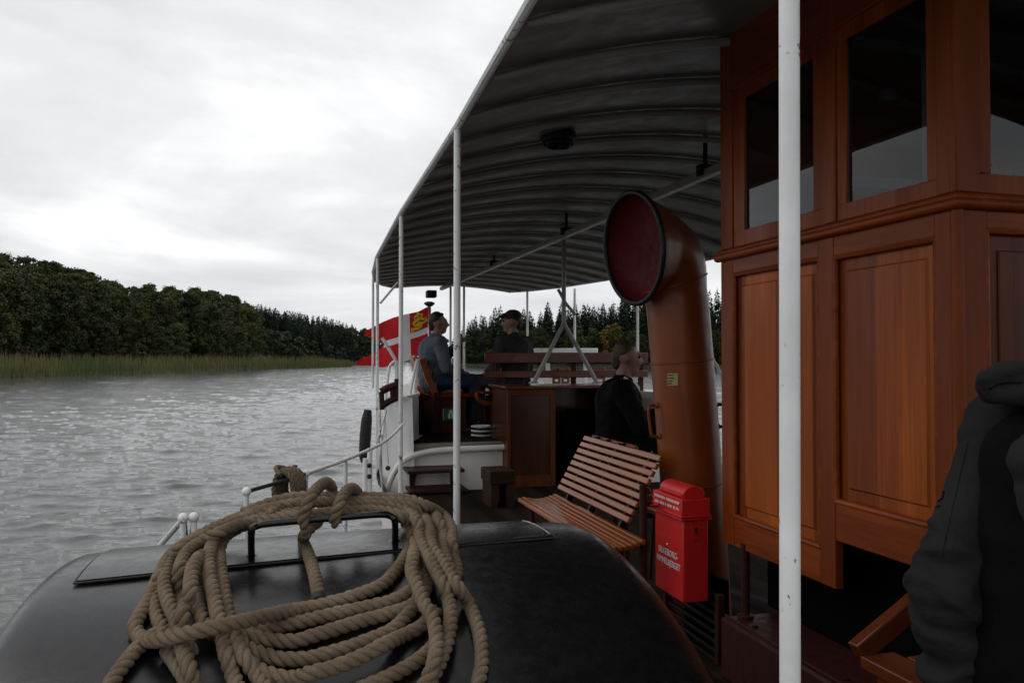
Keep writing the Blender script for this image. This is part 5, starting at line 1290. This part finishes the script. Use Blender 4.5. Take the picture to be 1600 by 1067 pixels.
def conifer_mesh(name, seed, H, Wd, base, nq=3000):
    g_ = random.Random(seed); vs = []; fs = []
    for i in range(nq):
        t = 1-math.sqrt(g_.random())*.995; z = base+(H-base)*t; lay = .72+.28*abs(math.sin(t*40+seed)); env = (Wd*(1-t)**.8+.10)*lay*(.85+.3*mnoise.noise(Vector((seed, t*7, 0))))
        a = g_.uniform(0, 6.283); lop = 1+.25*math.sin(a*2+seed+t*5); r_ = env*lop*(g_.random()**.45); d = Vector((math.cos(a), math.sin(a), 0)); s_ = Vector((-math.sin(a), math.cos(a), 0))
        p = Vector((0, 0, z-.25*r_))+d*r_; L_ = g_.uniform(.5, 1.0)*(1.1-.5*t); w_ = L_*g_.uniform(.45, .8); tip = d*L_+Vector((0, 0, -L_*g_.uniform(.1, .75)+.25*L_*t)); tw = Vector((0, 0, g_.uniform(-.5, .5)*w_)); n_ = len(vs)
        vs.extend([p-s_*w_*.5-tw, p+s_*w_*.5+tw, p+tip+s_*w_*.22, p+tip-s_*w_*.22]); fs.append((n_, n_+1, n_+2, n_+3))
    for k in range(14):
        z = H-.9+k*.07; a = k*2.4; n_ = len(vs); d = Vector((math.cos(a), math.sin(a), 0))*.14*(1.2-k/14); s_ = Vector((-d.y, d.x, 0))*.6
        vs.extend([Vector((0, 0, z+.35))-s_, Vector((0, 0, z+.35))+s_, Vector((0, 0, z))+d+s_, Vector((0, 0, z))+d-s_]); fs.append((n_, n_+1, n_+2, n_+3))
    me = bpy.data.meshes.new(name); me.from_pydata([tuple(v) for v in vs], [], fs); me.materials.append(leafC); return me
BL = [(crown_mesh('broadleaf_crown', leafA, s, 15.5, 4.9, .6, 150, 66, .36), trunk_mesh('broadleaf_trunk', s, 15.5, 4, .28, 6)) for s in (1, 2, 3, 4, 5)]
WL = [(crown_mesh('willow_crown', leafB, s, 7.5, 3.6, .3, 34, 60, .5), trunk_mesh('willow_trunk', s, 7.5, 1.5, .2, 5)) for s in (11, 12, 13)]
CF = [(conifer_mesh('conifer_crown', s, 15, 2.9, .3), trunk_mesh('conifer_trunk', s, 14.5, 2, .2, 0)) for s in (21, 22, 23, 24)]
YT = [(crown_mesh('autumn_crown', leafY, 31, 9, 3.9, .8, 36, 60, .5), trunk_mesh('autumn_trunk', 31, 9, 2, .2, 5))]
def tree(name, kind, px, D, sc, zsq, label, group, sink=0, cat='tree'):
    crown, trunk = kind; p = W(px, D); p.z = ground(px, D)-sink
    t = bpy.data.objects.new(name, None); COL.objects.link(t); t.location = p; t.rotation_euler = (0, 0, random.uniform(0, 6.283)); t.scale = (sc, sc, sc*zsq)
    tag(t, label, cat, group)
    for n_, m_ in (('crown', crown), ('trunk', trunk)):
        c = bpy.data.objects.new(n_, m_); COL.objects.link(c); c.parent = t
    return t
tr_ = random.Random(17); n_tree = 0
def jit(a): return tr_.uniform(-a, a)
# left bank: broadleaf wood, three rows deep, top line following the photograph
TOP = [(-300, 385), (-100, 392), (0, 398), (40, 405), (80, 404), (105, 418), (140, 430), (200, 446), (260, 452), (320, 455), (360, 466), (400, 476), (450, 487), (500, 494), (560, 512), (600, 520), (700, 520)]
def target_h(px, D, off=0): return (560-interp(px, TOP)-off)/FPX*D+HC
LB1 = 'dark green broadleaf tree in the wood behind the reeds on the left shore'
rows_ = ((3, 40, 11, 15), (16, 38, 12, 16), (34, 36, 12, 16), (56, 34, 12, 17), (82, 34, 12, 17), (112, 36, 12, 17))
for row, (dd, st, h0, h1) in enumerate(rows_):
    px = -230+row*13
    while px < 398:
        q = px+jit(9); D = d0(q)+interp(q, RB)*.8+dd+jit(4); g0 = ground(q, D); h = tr_.uniform(h0, h1)
        if row == 0 and tr_.random() < .5: h *= .62
        cap = target_h(q, D, tr_.choice((-12, -7, -3, 2, 6, 12)))*.95-g0-.4; back = row >= 4
        if back: h = cap
        h = min(h, cap)
        px += st*(115/D)*tr_.uniform(.8, 1.15)*1.1
        if h < 4: continue
        sc = h/15.6
        if sc > 1.3: tree('broadleaf_tree', BL[tr_.randrange(5)], q, D, 1.3, sc/1.3, LB1, 'broadleaf trees on the left shore')
        else: tree('broadleaf_tree', BL[tr_.randrange(5)], q, D, max(sc, .62), sc/max(sc, .62), LB1, 'broadleaf trees on the left shore')
# low willows at the water meadow edge, further along
for px, D, s in ((388, 212, .9), (404, 225, 1.05), (425, 238, 1.1), (446, 255, 1.2), (468, 275, 1.15), (490, 300, 1.05), (512, 320, .95), (372, 205, .8), (534, 330, .8)):
    tree('willow_tree', WL[tr_.randrange(3)], px, max(D, d0(px)+interp(px, RB)*.6), s, 1, 'pale grey green willow bush between the reeds and the distant firs', 'willows beyond the reeds')
for px, D, s in ((548, 470, 1.9), (528, 468, 1.8), (566, 476, 2.0), (586, 480, 1.8), (606, 484, 1.7), (626, 486, 1.6), (648, 486, 1.6), (668, 470, 1.5), (690, 445, 1.5)):
    if d0(px) > 300 or True: tree('broadleaf_tree', WL[tr_.randrange(3)], px, max(D, d0(px)+6), s, 1.15, 'round dark green tree at the far waterline beyond the reed point', 'round trees at the far waterline')
# fir hillside
for row, (dd, n_) in enumerate(((52, 26), (74, 29), (100, 32), (130, 35), (165, 38))):
    for k in range(n_):
        px = (356, 352, 345, 338, 330)[row]+(k+tr_.random()*.8)/n_*(250, 240, 235, 235, 235)[row]; D = interp(px, [(330, 165), (400, 190), (470, 230), (545, 320), (560, 480), (640, 490)])+dd+jit(5)
        g0 = ground(px, D); h = tr_.uniform(11, 15); cap = target_h(px, D, tr_.uniform(-3, 3))-g0; h = cap*(1 if row >= 3 else tr_.uniform(.78, .95)) if row >= 1 else min(h, cap)
        if h < 5: continue
        sc = h/15; tree('fir_tree', CF[tr_.randrange(4)], px, D, min(max(sc, .75), 1.3), sc/min(max(sc, .75), 1.3), 'dark fir standing in the distant fir wood on the hillside left of the flag', 'firs on the distant hillside')
# right far shore: firs behind, broadleaf in front, one in autumn colour
TOPR = [(690, 520), (722, 508), (735, 492), (745, 488), (760, 486), (778, 472), (800, 476), (830, 478), (850, 472), (868, 466), (890, 470), (915, 460), (935, 466), (950, 456), (975, 450), (1010, 446), (1100, 458), (1118, 452), (1160, 450), (1220, 450)]
for row, (dd, n_) in enumerate(((16, 38), (24, 40), (34, 36))):
    for k in range(n_):
        px = 712+(k+tr_.random()*.85)/n_*500; D = d0(px)+dd+jit(3); th = (560-interp(px, TOPR)+tr_.choice((-14, -9, -4, 0, 3, 7))-(2-row)*8)/FPX*D+HC; g0 = ground(px, D); sc = max(7, th-g0)/15
        tree('fir_tree', CF[tr_.randrange(4)], px, D, min(sc, 1.25)*.95, max(1, sc/1.25), 'tall dark fir along the far shore behind the low broadleaf trees', 'firs on the far shore')
for row in range(2):
    for k in range(24):
        px = 716+(k+tr_.random()*.7)/24*490; D = d0(px)+4+row*5+jit(1.5)
        if abs(px-957) < 20 and row == 0: continue
        tree('broadleaf_tree', WL[tr_.randrange(3)] if tr_.random() < .45 else BL[tr_.randrange(5)], px, D, *((tr_.uniform(.95, 1.35), 1.0) if False else (tr_.uniform(.55, .72), 1)), 'low broadleaf tree at the waterline of the far shore in front of the firs', 'broadleaf trees on the far shore')
tree('autumn_tree', YT[0], 957, d0(957)+5, 1.25, 1.0, 'yellow and orange autumn tree among the green ones on the far shore', None)
